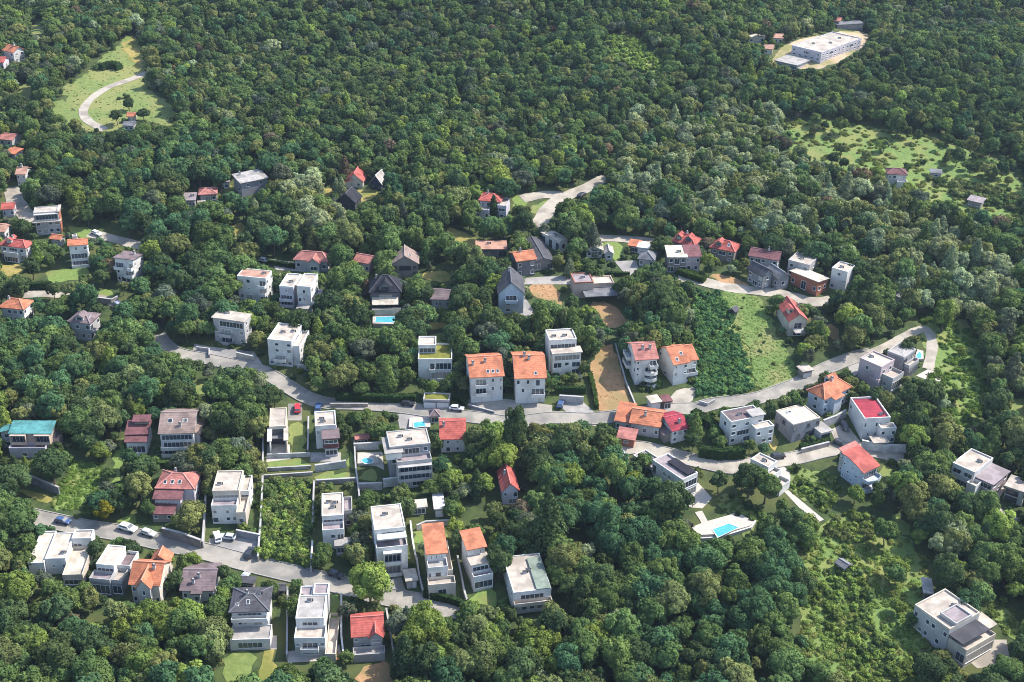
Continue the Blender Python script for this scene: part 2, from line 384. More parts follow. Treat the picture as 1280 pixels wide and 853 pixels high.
def H(short, label, FL, FR, BR, h, rk, rh, wk, rc, fronts=None, D=None, name='house', cat='house', ext=(), chim=(), vents=(), sky=(), frame='w', opts={}, W=None, dorm=()):
    zg = 0; fm = G((FL[0]+FR[0])/2, (FL[1]+FR[1])/2+h*3)
    zg = fm.z
    for _ in range(6):
        a = onplane(*FL, zg+h); b = onplane(*FR, zg+h); m = (a+b)/2; zg = terrain(m.x, m.y)
    u = b-a; yaw = math.atan2(u.y, u.x); w = u.length
    if BR:
        c = onplane(*BR, zg+h); v = c-b; yv = math.atan2(v.y, v.x)-math.pi/2; dy = (yv-yaw+math.pi) % (2*math.pi)-math.pi
        yaw += dy*(v.length/(v.length+w)); d = v.length*abs(math.cos(dy*.5)) if D is None else D
        cen = (a+c)/2
    else: d = D
    if W: w = W
    ov = 0 if rk in ('flat', 'deck') else opts.get('ov', .5)
    w -= 2*ov; d -= 2*ov
    root = bpy.data.objects.new(name, None); COL.objects.link(root); root.empty_display_size = 1
    du = Vector((math.cos(yaw), math.sin(yaw), 0)); dv = Vector((-du.y, du.x, 0))
    base = (cen-dv*(d/2)) if BR else (m+dv*ov)
    root.location = (base.x, base.y, zg); root.rotation_euler = (0, 0, yaw)
    root.matrix_basis  # basis from loc/rot
    tag(root, label, cat); root['kind'] = 'thing'
    x0, x1 = -w/2, w/2
    zb = gmin(root, x0, x1, 0, d)
    f2 = fronts if isinstance(fronts, dict) else {'F': fronts}
    wall, roof, zt = block(root, 'wall', x0, x1, 0, d, zb, h, rk, rh, wk, rc, f2, frame, opts)
    def rz_(x, y): return (zt if zt is not None else roof_z(rk, x0-ov, x1+ov, -ov, d+ov, h+.08, rh, x, y))
    for (cx, cy) in chim:
        x = x0+cx*w; y = cy*d; z = rz_(x, y); mb = MB(); mb.box(x-.32, x+.32, y-.32, y+.32, z-.5, z+1.1); mb.box(x-.42, x+.42, y-.42, y+.42, z+1.1, z+1.22, 1); mb.box(x-.2, x+.2, y-.2, y+.2, z+1.22, z+1.45)
        mb.build('chimney', [wallmat('lgrey'), DARKM], roof)
    for (cx, cy) in vents:
        x = x0+cx*w; y = cy*d; z = rz_(x, y); mb = MB(); mb.box(x-.55, x+.45, y-.35, y+.35, z-.04, z+.55, 0); mb.cyl(x+.75, y+.1, z-.05, z+.7, .18, 8, 1); mb.box(x-.6, x+.5, y-.4, y+.4, z+.55, z+.63, 1)
        mb.build('roof_vent', [RAIL, DARKM], roof)
    for (cx, cy) in sky:
        x = x0+cx*w; y = cy*d; mb = MB(); e = .45; zs = [(x-e,y-.6),(x+e,y-.6),(x+e,y+.6),(x-e,y+.6)]
        mb.sheet([[(p[0],p[1],rz_(*p)+.1) for p in zs]], .2, 0); e = .35; zs = [(x-e,y-.5),(x+e,y-.5),(x+e,y+.5),(x-e,y+.5)]
        mb.add([(p[0],p[1],rz_(*p)+.115) for p in zs], [(0,1,2,3)], 1); mb.build('skylight', [TRIM, GLASS], roof)
    for (cx, cy, dw, drh) in dorm:
        x = x0+cx*w; y = cy*d; z = rz_(x, y); mb = MB(); l = 2.6
        mb.box(x-dw/2, x+dw/2, y, y+l, z-.3, z+1.2); fs, _ = roof_faces('gv', x-dw/2-.25, x+dw/2+.25, y-.3, y+l+.8, z+1.2, drh); mb.sheet(fs, .15, 1)
        mb.add([(x-dw/2,y-.01,z+1.15),(x+dw/2,y-.01,z+1.15),(x,y-.01,z+1.1+drh)], [(0,1,2)])
        mb.add([(x-dw*.3,y-.02,z+.15),(x+dw*.3,y-.02,z+.15),(x+dw*.3,y-.02,z+1.05),(x-dw*.3,y-.02,z+1.05)], [(0,1,2,3)], 2)
        mb.build('dormer', [wallmat(wk), tilemat(rc), GLASS], roof)
    bl = [(x0, x1, 0, d, h)]
    for e in ext:
        ex0, ex1, ey0, ey1, ez0, ez1, erk, erh, ewk, erc = e[:10]; ep = e[10] if len(e) > 10 else None; en = e[11] if len(e) > 11 else 'wing'; eo = e[12] if len(e) > 12 else {}
        X0, X1 = x0+ex0*w, x0+ex1*w
        if ey1 >= 100: ey1 = ey1-100+d
        if ey0 >= 100: ey0 = ey0-100+d
        zb2 = gmin(root, X0, X1, ey0, ey1) if ez0 is None else ez0
        block(root, en, X0, X1, ey0, ey1, zb2, ez1, erk, erh, ewk, erc, ep if isinstance(ep, dict) else {'F': ep}, frame, dict(eo, zf=0 if ez0 is None else ez0))
        bl.append((X0, X1, ey0, ey1, ez1))
    M = Matrix.Translation(root.location) @ Matrix.Rotation(yaw, 4, 'Z')
    for (a0, a1, b0, b1, zz) in bl:
        cs = [M @ Vector((x, y, 0)) for x, y in ((a0,b0),(a1,b0),(a1,b1),(a0,b1))]
        FOOT.append([(p.x, p.y) for p in cs])
        top = zz+(rh if zz == h else 0)
        pts = []
        for p in cs:
            pts.append(project(p.x, p.y, zg+zz)[:2]); pts.append(project(p.x, p.y, zg+zz*.1)[:2])
        if rh: c_ = M @ Vector(((a0+a1)/2, (b0+b1)/2, top*.97)); pts.append(project(c_.x, c_.y, c_.z)[:2])
        HULLS.append((hull(pts), project(*(M @ Vector((0, 0, zz/2))))[2]))
    pc = project(*(M @ Vector((0, d/2, h*.6))))
    if short: HREF.append((short, pc[0], pc[1], w*F/pc[2]/2))
    return root
def hull(p):
    p = sorted(set((round(a, 2), round(b, 2)) for a, b in p))
    def half(p):
        o = []
        for q in p:
            while len(o) > 1 and (o[-1][0]-o[-2][0])*(q[1]-o[-2][1])-(o[-1][1]-o[-2][1])*(q[0]-o[-2][0]) <= 0: o.pop()
            o.append(q)
        return o[:-1]
    return half(p)+half(p[::-1])
# ------------------------------------------------------------------ the houses, one by one (eave corners in the picture: front-left, front-right, back-right)
# far left edge
H('far white house with orange gable roof', 'small white house with orange tiled gable roof, behind the grove at the upper left edge', (2,62), (16,67), (29,62), 5, 'gu', 1.8, 'white', 'orange', {'F': 'w.w/w.w', 'R': 'ww/ww'}, chim=[(.7,.5)])
H('far pink-roofed house', 'small house with red roof cut by the upper left picture edge, below the white one', (-9,78), (5,79), (11,73), 4, 'gu', 1.5, 'lav', 'red', {'F': 'w.w', 'R': 'w'})
H('low dusty red house', 'low house with a dusty red roof at the left edge beside the serpentine meadow', (-4,174), (15,176), (29,168), 3, 'gu', 1.2, 'lgrey', 'pinkred', {'F': 'ww', 'R': 'w'})
H('', 'tiny orange-roofed shed below the dusty red house', (10,190), (18,195), (25,189), 2.6, 'shedF', .8, 'white', 'orange', {'F': 'w'}, name='shed', cat='shed')
H('pale orange house by the lane', 'white house with pale orange roof at the top of the left lane', (20,218), (33,219), (38,210), 5, 'gu', 1.5, 'white', 'salmon', {'F': 'w.w/www', 'R': 'w/w'}, chim=[(.4,.5)])
H('', 'tiny hut with orange roof among round trees on the serpentine meadow', (157,146), (169,146), (173,142), 2.6, 'gu', .9, 'cream', 'orange', {'F': 'w.w'}, name='garden_hut', cat='hut')
H('', 'tiny hut with grey roof among round trees on the serpentine meadow', (153,157), (168,158), (172,153), 2.5, 'gu', .8, 'lgrey', 'grey', {'F': 'ww'}, name='garden_hut', cat='hut')
H('small red-roofed house by the lane', 'small red-roofed house beside the left lane, above the unfinished building', (2,262), (19,262), (20,254), 3.4, 'gu', 1.2, 'lav', 'red', {'F': 'w.w', 'R': 'w'})
r = H('unfinished house', 'unfinished grey house with open top storey and bare brick side wall by the left lane', (42,267), (73,265), (74,258), 8.5, 'flat', 0, 'lgrey', 'pconc', {'F': 'llll/W.wW/wGww'}, opts={'ph': .3}, ext=[(1.0,1.02,-.4,100,None,8.7,'flatx',0,'brick','pconc',None,'side_wall',{}), (-.02,1.02,-1.5,-.02,5.2,5.5,'flatx',0,'lgrey','pconc',None,'slab')])
H('low orange-roofed house at the edge', 'low white house with pale orange roof cut by the left edge below the unfinished house', (-10,289), (6,291), (18,281), 3.6, 'gu', 1.2, 'white', 'salmon', {'F': 'ww', 'R': 'ww'})
H('white house with split red roof', 'white two-storey house with split red roof near the left edge', (1,306), (33,312), (39,304), 5.4, 'hip', 1.7, 'white', 'red', {'F': 'wGw/GwG', 'R': 'w.w/w'}, chim=[(.4,.5)], ext=[(.2,.75,-1.6,0,None,2.8,'deck',0,'white','pconc','G')], dorm=[(.35,.15,1.8,.8)])
H('', 'small orange-roofed annex between the split-roof house and the tile-topped house', (66,298), (76,302), (78,296), 3, 'gu', 1, 'lgrey', 'orange', {'F': 'w'}, name='annex', cat='annex')
H('white house with rough tile top', 'white box house with rough orange tile top and dark balconies near the left lane', (84,308), (110,306), (111,299), 8, 'gu', 1.2, 'white', 'orange', {'F': '.w.w/GGGG/bbbb', 'R': 'w.w/w.w/w'}, ext=[(.2,.45,3,5,8,9.6,'flat',0,'lgrey','pconc',None,'stair_head')])
H('white house with slate shed roof', 'white three-storey house with grey slanted roof and lit right wall, alone in the left woods', (142,325), (167,329), (180,317), 8.4, 'shedB', .9, 'white', 'mbrown', {'F': 'bb.b/w.bb/wGb.', 'R': 'w.w/.ws/w'}, chim=[(.7,.7)])
H('orange hip house at the left edge', 'white house with large orange hip roof cut by the left picture edge', (-4,385), (29,387), (44,376), 5.4, 'hip', 2, 'white', 'orange', {'F': '.wWw/.wWw', 'R': 'w.w/G'}, chim=[(.25,.45)])
H('grey hip-roofed villa', 'pale grey villa with slate hip roof and round dormer in the left woods', (85,402), (113,406), (125,393), 6.6, 'hip', 2, 'lgrey', 'mbrown', {'F': '.w.w/w.ww', 'R': 'b.w/bww'}, sky=[(.8,.4)], dorm=[(.5,.05,2.6,.9)])
# upper wood clearing
H('long pinkish shed-roofed house', 'long low house with pinkish grey flat roof, leftmost in the upper clearing', (225,252), (244,251), (248,241), 3, 'flatx', 0, 'lgrey', 'pgrey', {'F': 'w.ww'}, vents=[(.7,.5)])
H('', 'low pale flat-roofed annex in front of the upper clearing houses', (245,258), (256,257), (258,251), 2.4, 'flatx', 0, 'lgrey', 'pconc', {'F': 'w'}, name='annex', cat='annex')
H('reddish hip-roofed house', 'low house with faded red hip roof left of the large grey hall', (248,244), (272,243), (272,235), 3.3, 'hip', 1.4, 'bstone', 'pinkred', {'F': 'wGw', 'R': 'w'})
H('large grey hall', 'large grey hall with pale mono-pitch roof in the upper clearing', (298,232), (329,222), (327,212), 5.6, 'shedF', 1.0, 'grey', 'lgrey', {'F': '.w..w./......', 'L': '.w'}, name='hall', cat='hall', chim=[(.2,.8)])
H('', 'small pale lean-to against the left end of the large grey hall', (277,230), (287,228), (287,223), 2.8, 'flatx', 0, 'lgrey', 'pgrey', {'F': 'w'}, name='annex', cat='annex')
H('salmon-roofed villa', 'low pale villa with salmon red hip roof, behind the white twin blocks', (366,325), (410,328), (416,319), 4, 'hip', 2.2, 'lgrey', 'pinkred', {'F': 'w.G.w', 'R': 'ww'}, ext=[(.45,.8,-2,1.5,None,4,'gv',1.8,'lgrey','pinkred','W')])
H('steep red cottage', 'steep bright red-roofed cottage half swallowed by trees at the top of the upper clearing', (434,226), (456,229), (457,219), 2.6, 'gv', 3.2, 'cream', 'red', {'F': 'ww'}, ext=[(-.02,.3,-1.2,4,None,2.2,'shedL',1.6,'cream','red',None)])
H('blue A-frame house', 'dark blue A-frame house with pale roof beside the steep red cottage', (463,229), (478,232), (485,223), 2.8, 'gv', 3.4, 'navy', 'lgrey', {'F': 'w.w'}, frame='d')
H('black gabled house', 'black steep gabled house with pale ridge beside the dry yellow yard', (424,251), (446,256), (449,246), 3.2, 'gv', 3.4, 'dark', 'black', {'F': 'wGw'}, frame='d', name='house')
H('small red-roofed house in the trees', 'small house with red roof half hidden by trees, left of the brown gable house', (447,326), (464,333), (467,322), 4, 'gu', 1.6, 'pink', 'pinkred', {'F': 'w.w', 'R': 'w'})
H('brown gable house', 'grey house with broad pale brown gable roof and dark front, above the pool villa', (489,331), (525,331), (523,317), 5, 'gv', 3.2, 'bstone', 'brown', {'F': 'wGGw/w..w'}, frame='d', sky=[(.7,.3)])
H('lavender villa with red roof', 'lavender villa with bright red roof and white side terrace, left of the upper road', (597,251), (626,253), (632,243), 6, 'hip', 1.5, 'lav', 'red', {'F': 'wGw/w.w', 'R': 'ww/w'}, ext=[(.92,1.35,-2,6,None,5,'flat',0,'lav','pconc',{'F': 'W/w'}), (-.05,.55,-4,0,None,3.6,'flat',0,'lav','cream','w.w')], chim=[(.3,.6)])
H('low salmon flat house', 'low house with flat salmon roof and white fascia, below the lavender villa', (596,312), (636,313), (632,302), 3.2, 'flatx', 0, 'dgrey', 'salmon', {'F': 'GG.G', 'R': 'w'}, frame='d', vents=[(.4,.6)])
H('grey house with orange roof', 'tall grey house with bright orange roof beside the black barn', (645,328), (671,324), (662,312), 6.5, 'gu', 1.6, 'dgrey', 'orange', {'F': 'w.w/w.w', 'L': 'w'}, frame='w', chim=[(.35,.5)])
H('black barn', 'long barn with broad black slate roof below the upper road', (670,327), (698,328), (674,300), 3.4, 'gv', 1.3, 'bstone', 'dark', {'F': 'G.G'}, name='barn', cat='barn')
H('cream flat house by the upper road', 'low white house with flat cream roof at the foot of the upper road', (677,291), (699,304), (710,299), 4.2, 'flatx', 0, 'white', 'cream', {'F': 'G.G.G', 'R': 'w'}, frame='d', vents=[(.5,.5)])
H('low cream gable cottage', 'low cottage with cream gable roof in the garden under the upper lane', (733,313), (756,314), (752,305), 3, 'gv', 1.5, 'white', 'cream', {'F': 'wGw'})
H('', 'low grey gable annex at the right end of the cream gable cottage', (755,318), (768,318), (766,309), 2.8, 'gv', 1.2, 'lgrey', 'lgrey', {'F': 'w'}, name='annex', cat='annex')
H('orange kiosk', 'tiny orange-roofed kiosk with white awning on the upper lane', (784,307), (799,309), (803,303), 2.6, 'shedF', .7, 'brick', 'orange', {'F': 'G'}, name='kiosk', cat='kiosk', ext=[(1.02,2.1,-.5,3,None,2.7,'shedF',.5,'white','white',None)])
H('grey hip bungalow', 'grey hip-roofed bungalow left of the cream and maroon house', (796,324), (818,326), (823,317), 3, 'hip', 1.9, 'lgrey', 'grey', {'F': 'w.w'})
# upper right row
H('dormered orange house', 'dark house with bright orange roof full of dormers, first of the upper right row', (838,302), (869,308), (877,299), 5, 'hip', 2.3, 'dgrey', 'red', {'F': 'wGGw/w.w', 'R': 'w/w'}, dorm=[(.25,.1,2,1),(.7,.1,2,1)], chim=[(.5,.6)])
H('cream and maroon house', 'dark mauve house with roof half cream and half maroon, in front of the dormered one', (834,322), (860,322), (856,310), 6, 'shedF', 1, 'bstone', 'cream', {'F': 'wGw/G.G'}, vents=[(.6,.4)], ext=[(1.0,1.8,.5,100,None,6,'shedF',1.2,'mauve','maroon','w.w/ww')])
H('orange house with solar panel', 'house with orange-red hip roof, second of the upper right row', (889,309), (920,317), (924,307), 4.5, 'hip', 2.2, 'bstone', 'red', {'F': 'wGw/w.w'}, sky=[(.7,.25)], dorm=[(.3,.1,2,.9)])
H('long red-brown house', 'long grey house with red-brown roof and white end wall, upper right row', (934,320), (973,326), (980,316), 5, 'gu', 1.6, 'lgrey', 'maroon', {'F': 'wGw.w/wwGw.', 'R': 'w.w/w'}, chim=[(.6,.5)])
H('dark slate gable house', 'grey house with dark slate gable roof between the red-brown house and the lane', (934,336), (954,347), (967,342), 5, 'gu', 2.2, 'grey', 'dark', {'F': 'w.w/wGw', 'R': 'w/w'})
H('', 'grey gabled annex right of the dark slate gable house', (958,338), (972,350), (986,345), 4.4, 'gu', 1.8, 'grey', 'grey', {'F': 'w.w', 'R': 'w'}, name='annex', cat='annex')
H('white house with patchy pink roof', 'white cube house with patchy pinkish flat roof, behind the brick-sided house', (988,326), (1013,334), (1020,323), 5.6, 'flat', 0, 'lgrey', 'pconc', {'F': 'w.w/wGw', 'R': 'w/w'}, vents=[(.4,.5)])
H('brick-sided house', 'brick-sided house with broad cream roof above the lane', (988,341), (1023,356), (1036,348), 4.6, 'shedB', .7, 'brick', 'cream', {'F': 'w.G.w', 'R': 'ww'})
H('tall white cube house', 'tall white cube house with pinkish top, last of the upper right row', (1039,336), (1059,341), (1070,333), 7.4, 'flat', 0, 'white', 'pconc', {'F': '.w./..w/w..', 'R': '...'}, vents=[(.4,.4)])
H('far white house with maroon hip roof', 'white house with maroon hip roof alone in the upper right meadow', (1108,218), (1134,219), (1133,212), 4.6, 'hip', 1.4, 'white', 'maroon', {'F': 'wW.w/..Gw'}, ext=[(.5,1.05,-2.5,-.01,None,1.6,'deck',0,'white','cream',None,'terrace')])
H('', 'low dusty roofed lean-to in the upper right meadow', (1209,250), (1228,255), (1232,250), 2.6, 'shedF', .6, 'stone', 'pgrey', {'F': 'w.w'}, name='shed', cat='shed')
H('', 'low bluish shed behind the maroon hip-roofed meadow house', (1162,217), (1177,217), (1178,213), 2.2, 'shedF', .5, 'lgrey', 'grey', {'F': 'w'}, name='shed', cat='shed')
H('', 'long white shed at the wood edge below the tall white cube house', (1110,366), (1131,375), (1137,371), 2.6, 'gu', .8, 'white', 'lgrey', {'F': 'w..w'}, name='shed', cat='shed')
H('long pale school', 'long pale flat-roofed school building in the clearing at the top right', (991,58), (1027,67), (1076,49), 4.2, 'flat', 0, 'lav', 'pconc', {'F': 'w.G.w/wwwww', 'R': 'wwGwwwwGww/wwwwwwwwww'}, name='school_building', cat='school', vents=[(.3,.3),(.6,.5),(.5,.8)])
H('', 'low white canopy roofs in front of the long pale school', (972,76), (998,84), (1010,75), 2.2, 'flatx', 0, 'lgrey', 'lgrey', {'F': 'G.G'}, name='canopy', cat='canopy')
H('', 'tiny salmon-roofed house behind the long pale school', (1042,26), (1051,27), (1053,23), 2.8, 'gu', 1, 'lav', 'pinkred', {'F': 'w'})
H('', 'long low grey shed behind the long pale school, beside the salmon roof', (1045,33), (1076,29), (1075,25), 2.6, 'flatx', 0, 'grey', 'grey', {'F': 'w.w.w'}, name='shed', cat='shed')
H('', 'small salmon-roofed house left of the school clearing, upper of two', (965,48), (979,48), (980,43), 2.8, 'gu', 1, 'cream', 'salmon', {'F': 'ww'})
H('', 'small salmon-roofed house left of the school clearing, lower of two', (954,61), (967,62), (968,57), 2.8, 'gu', 1, 'cream', 'salmon', {'F': 'ww'})
H('', 'cream-roofed outbuilding at the upper left of the school clearing', (933,49), (951,46), (955,41), 2.6, 'flatx', 0, 'cream', 'cream', {'F': 'w.w'}, name='outbuilding', cat='outbuilding')
# white blocks in the left centre
H('white block with salmon deck', 'white three-storey block with flat salmon roof, upper left of the four white blocks', (294,346), (331,348), (342,339), 8.8, 'flat', 0, 'white', 'salmon', {'F': '.w.b/ss.b/wG.b', 'R': 'w.w/.w./w'}, opts={'ph': .25}, vents=[(.8,.6)])
H('white twin block', 'white twin block with an inset between its two flat roofs, upper right of four blocks', (349,359), (366,360), (376,344), 8.8, 'flat', 0, 'lav', 'pconc', {'F': '.w./bbb/bbb/.G.', 'R': '...'}, opts={'pc': 'white'}, vents=[(.6,.4)],
  ext=[(1.0,1.3,2.5,100,None,8.6,'flatx',0,'pink','pconc',None), (1.3,2.3,0,100,None,9.2,'flat',0,'white','pconc',{'F': '.w./ww./.G.', 'R': 'w.w/bb/.'}), (1.4,2.1,-2.5,-.02,2.4,2.6,'flatx',0,'white','lgrey',None,'awning')])
H('grey block with broad cream roof', 'grey block with overhanging cream flat roof and dark central loggias above the road bend', (262,398), (305,403), (317,393), 8.6, 'flatx', 0, 'lgrey', 'pconc', {'F': '.GGGGG/wbb.w/sbb.w', 'R': '.w.w/.w.w/w..w'}, vents=[(.3,.7)])
H('white block at the road bend', 'white block with flat roof and stepped sunlit right side at the road bend', (336,425), (365,429), (376,408), 8.8, 'flat', 0, 'white', 'pconc', {'F': '.w.w/.w.W/.bb./wwww', 'R': 'wGw/w.w/...'}, vents=[(.4,.5),(.8,.6)], ext=[(1.0,1.28,.8,100,None,6.4,'deck',0,'white','pconc',{'F': '.', 'R': 'w.w/w.w'})])
H('dark pool villa', 'dark villa with black pyramid roof, beige awning and turquoise pool in front', (462,366), (503,366), (501,350), 6.6, 'hip', 4, 'dgrey', 'black', {'F': '.GG./wGGw'}, frame='d', dorm=[(.5,.02,4.2,2)], sky=[(.85,.35)], ext=[(.1,.88,-3,-.02,3.4,3.6,'shedF',1.2,'beige','cream',None,'awning'), (.05,1,-4.2,-3.1,None,1.4,'deck',0,'cream','pconc',None,'terrace')], chim=[(.2,.7)])
H('small brown gable house', 'small pale house with brown roof between dark conifers, right of the pool villa', (539,374), (564,376), (563,362), 3.6, 'gu', 1.6, 'lgrey', 'mbrown', {'F': '.ww.w'})
H('white house with green roof', 'white modern house with planted yellow-green roof and set-back beige top', (525,450), (567,452), (563,432), 6.4, 'flat', 0, 'white', 'grass', {'F': '..bGGG/..bbbb'}, opts={'ph': .6}, ext=[(.0,.52,4.5,100,6.4,9,'flat',0,'white','pconc',{'F': 'GG'}, 'penthouse')])
H('blue-grey gable house', 'tall bluish gable-fronted house with slate roof beside the dry field', (624,367), (659,369), (652,348), 7.4, 'gv', 4.2, 'blue', 'dark', {'F': '.BB./.W../.W..', 'R': 'ww/w'}, dorm=[], chim=[(.45,.75)])
H('left orange-roofed apartment house', 'white apartment house with orange roof and garages, left of the orange pair', (587,473), (631,470.5), None, 8.8, 'gu', 3.0, 'white', 'orange', {'F': '.bbb.w.w/.bbb.w.w/ggggg', 'L': 'w.w/w.w/.'}, D=14.5, name='apartment_house', cat='apartment house', chim=[(.5,.35),(.1,.3)], sky=[(.55,.1),(.7,.1),(.85,.1)])
H('right orange-roofed apartment house', 'white apartment house with orange roof and garages, right of the orange pair', (643,474), (684,473), None, 8.8, 'gu', 3.3, 'white', 'orange', {'F': 'w.w.G./.w.bbb/gggg.', 'L': 'w.w/w.w/.'}, D=16.5, name='apartment_house', cat='apartment house', chim=[(.5,.4),(.35,.48)], sky=[(.68,.08)])
H('stepped white tower house', 'stepped white house of three flat-roofed tiers right of the orange pair', (687,427), (721,425), (715,412), 10.4, 'flat', 0, 'white', 'pconc', {'F': 'GGG/...'}, vents=[(.2,.4),(.6,.4)], ext=[(.08,1.1,-3.2,-.02,None,7.8,'flatx',0,'white','pconc',{'F': 'GGG/GwG/..B', 'R': 'w/w'})])
H('beige flat-roofed house', 'beige flat-roofed house with long blue awning between the tan fields', (719,354), (743,353.5), (736,342), 5.6, 'flat', 0, 'beige', 'pgrey', {'F': '..../..W.'}, opts={'ph': .3, 'pc': 'brick'}, vents=[(.5,.5)], ext=[(1.02,2.15,1.5,100,None,4,'flat',0,'beige','cream',{'F': 'GGG'}), (.5,2.2,-4.5,.8,2.3,2.6,'flatx',0,'navy','grey',None,'awning')])
H('pink-roofed balcony house', 'white house with pinkish red roof and rounded balconies beside the tan field', (794,451), (824,449), None, 8.8, 'gu', 2.6, 'white', 'pinkred', {'F': 'w..BB/w.rrr/s.rrr/..rrr', 'L': 'bb.w/bb.w/..'}, D=11.5, chim=[(.4,.3),(.75,.3)], name='apartment_house', cat='apartment house')
H('bright orange double house', 'white double house with two stepped bright orange roofs left of the green plot', (842,457), (863,453.5), None, 7.4, 'gu', 3, 'white', 'orange', {'F': 's.w/w.s/...', 'L': 'w.../.../w'}, D=12, ext=[(1.0,1.85,1.8,100,None,6.8,'gu',2.6,'white','orange',{'F': 'w.w/bbb/bbb'})], sky=[(.3,.1),(.75,.25)], name='apartment_house', cat='apartment house')
H('', 'white double garage with pale flat roof below the pink-roofed balcony house', (814,505), (829,503), (821,494), 2.9, 'flatx', 0, 'white', 'cream', {'F': 'gg'}, name='garage', cat='garage')
H('', 'purple-roofed carport attached right of the white double garage', (829,504), (841,502), (836,493), 2.7, 'flatx', 0, 'bstone', 'maroon', {'F': 'G'}, name='carport', cat='carport')
H('sprawling orange-roofed villa', 'sprawling low villa with several orange roof planes below the tan field', (786,529), (826,535), None, 4, 'gu', 2.0, 'lgrey', 'orange', {'F': 'w.W.w'}, D=10, chim=[(.45,.3)], ext=[(-.55,-.05,1,9,None,3.4,'shedF',1.4,'lgrey','orange','w.w'), (-.3,.25,-6,-2,None,2.2,'shedF',.8,'brick','pinkred','w')])
H('crimson-roofed house', 'small white house with crimson roof beside the sprawling orange villa', (840,540), (863,535), None, 4.4, 'gu', 1.8, 'white', 'crimson', {'F': 'wGw/w.w', 'R': 'w/w'}, D=10, ext=[(-.42,-.03,1,100,None,3,'shedL',.6,'bstone','mbrown',None)], chim=[(.6,.2)])
H('red gable house with veranda', 'cream house with red gable roof and white veranda right of the green plot', (987,402), (1013,402), (994,379), 5.6, 'gv', 2.6, 'cream', 'red', {'F': '.GG./.GG.', 'R': 'w.w/w'}, ext=[(.25,1.1,-3,-.02,2.5,2.8,'flatx',0,'white','lgrey',None,'veranda')], chim=[(.85,.6)], dorm=[(.2,.25,1.6,.7)])
H('', 'tiny black shed standing in the green plot', (910,388), (919,391), (925,387), 2.3, 'gv', .9, 'dark', 'dark', {'F': 'd'}, name='shed', cat='shed', frame='d')
H('', 'flat tan-roofed garage by the road below the red gable house', (1003,467), (1016,463), (1010,455), 2.6, 'flatx', 0, 'bstone', 'pconc', {'F': 'g'}, name='garage', cat='garage')
H('orange hip house by the road', 'bluish white house with orange hip roof at the road, right of the green plot', (1007,488), (1031,500), (1066,484), 5.6, 'hip', 2.6, 'blue', 'orange', {'F': '.w./.w.', 'R': 'w.ww.w/w.w.ww'}, chim=[(.5,.55)], dorm=[(.3,.5,2,1)], ext=[(.7,1.25,3,6.5,None,5.2,'shedR',.9,'blue','orange',None)])
H('mauve flat block', 'mauve flat-roofed block with white balcony at the road loop', (1076,449), (1102,461), (1117,451), 7, 'flat', 0, 'mauve', 'cream', {'F': '.w../....', 'R': 'ww/w.'}, ext=[(.6,1.05,-1.2,-.02,None,2.5,'deck',0,'mauve','cream',None,'terrace'), (.88,1.5,1,7,None,3.8,'deck',0,'lgrey','pconc',{'F': 'w', 'R': 'G'})], vents=[(.2,.5)])
H('grey house with roof windows', 'grey modern house with pale roof and dark roof windows inside the road loop', (1109,440), (1130,448), (1145,438), 6.6, 'flat', 0, 'grey', 'lgrey', {'F': '.../w.w', 'R': 'G.G/G.w'}, sky=[(.3,.5),(.6,.4),(.6,.75)], frame='d', ext=[(1.0,1.3,1,7,None,3.4,'deck',0,'grey','pconc',{'R': 'GG'})])
H('white block with crimson roof', 'white block with sunken crimson flat roof above the tan drive', (1081,525), (1114,524), (1094,498), 6.8, 'flat', 0, 'white', 'crimson', {'F': 'w..ww.W/.w.w..W', 'L': 'w.../....'}, opts={'ph': .6}, ext=[(.55,1.14,-2.6,-.02,None,5,'flat',0,'white','pconc',{'F': 'W.W/w.W', 'R': 'w/w'}), (.2,.7,-5.5,-2.7,2.2,2.5,'flatx',0,'white','pconc',None,'canopy')], vents=[(.75,.2)])
H('white house with dark flat roof', 'white house with dark brown flat roof and stepped right wing, below the road', (914,529), (955,521), (941,508), 7.4, 'flat', 0, 'white', 'mbrown', {'F': 'w.w.w/wGG.w/w.bb.', 'L': '.w./...'}, vents=[(.4,.5)], ext=[(.62,1.18,-3,-.02,None,5.4,'flat',0,'white','pconc',{'F': 'w.W/.ww', 'R': 'w/w'}), (.66,1.0,-.02,3,7.2,8.2,'flatx',0,'white','lgrey',None)])
H('grey house with cream roof', 'dark grey cube house with cream flat roof notched by a skylight well', (992,531), (1027,523), (1003,506), 5.8, 'flat', 0, 'grey', 'cream', {'F': 'w..w.w/.w.GG.', 'L': '.w./w..'}, opts={'pc': 'cream', 'ph': .25}, frame='d', sky=[(.25,.75),(.35,.75)], ext=[(.85,1.2,-3,1.5,None,2.8,'flatx',0,'white','lgrey',{'F': 'G'})])
H('white house with arched red roof', 'white house with arched red roof and round corner tower, below the tan drive', (1054,575), (1080,594), (1097,582), 6, 'halfarch', 2.2, 'blue', 'red', {'F': 's.s.s/.s.s./s.s..', 'R': 'rrr/rrr'}, ext=[(-.28,-.03,1,7,None,7.4,'shedR',.8,'lgrey','pinkred','s/s')])
H('small flat house with steps', 'small white flat-roofed house with stepped terraces at the lower road', (937,575), (960,585), (973,578), 4, 'flat', 0, 'white', 'pconc', {'F': '.GG', 'R': 'W'}, vents=[(.5,.5)], ext=[(.75,1.35,-.5,3.5,None,2,'deck',0,'white','pconc',{'F': 'G'}), (1.4,2.0,-2.5,2.5,None,.9,'deck',0,'white','pconc',None,'terrace')])
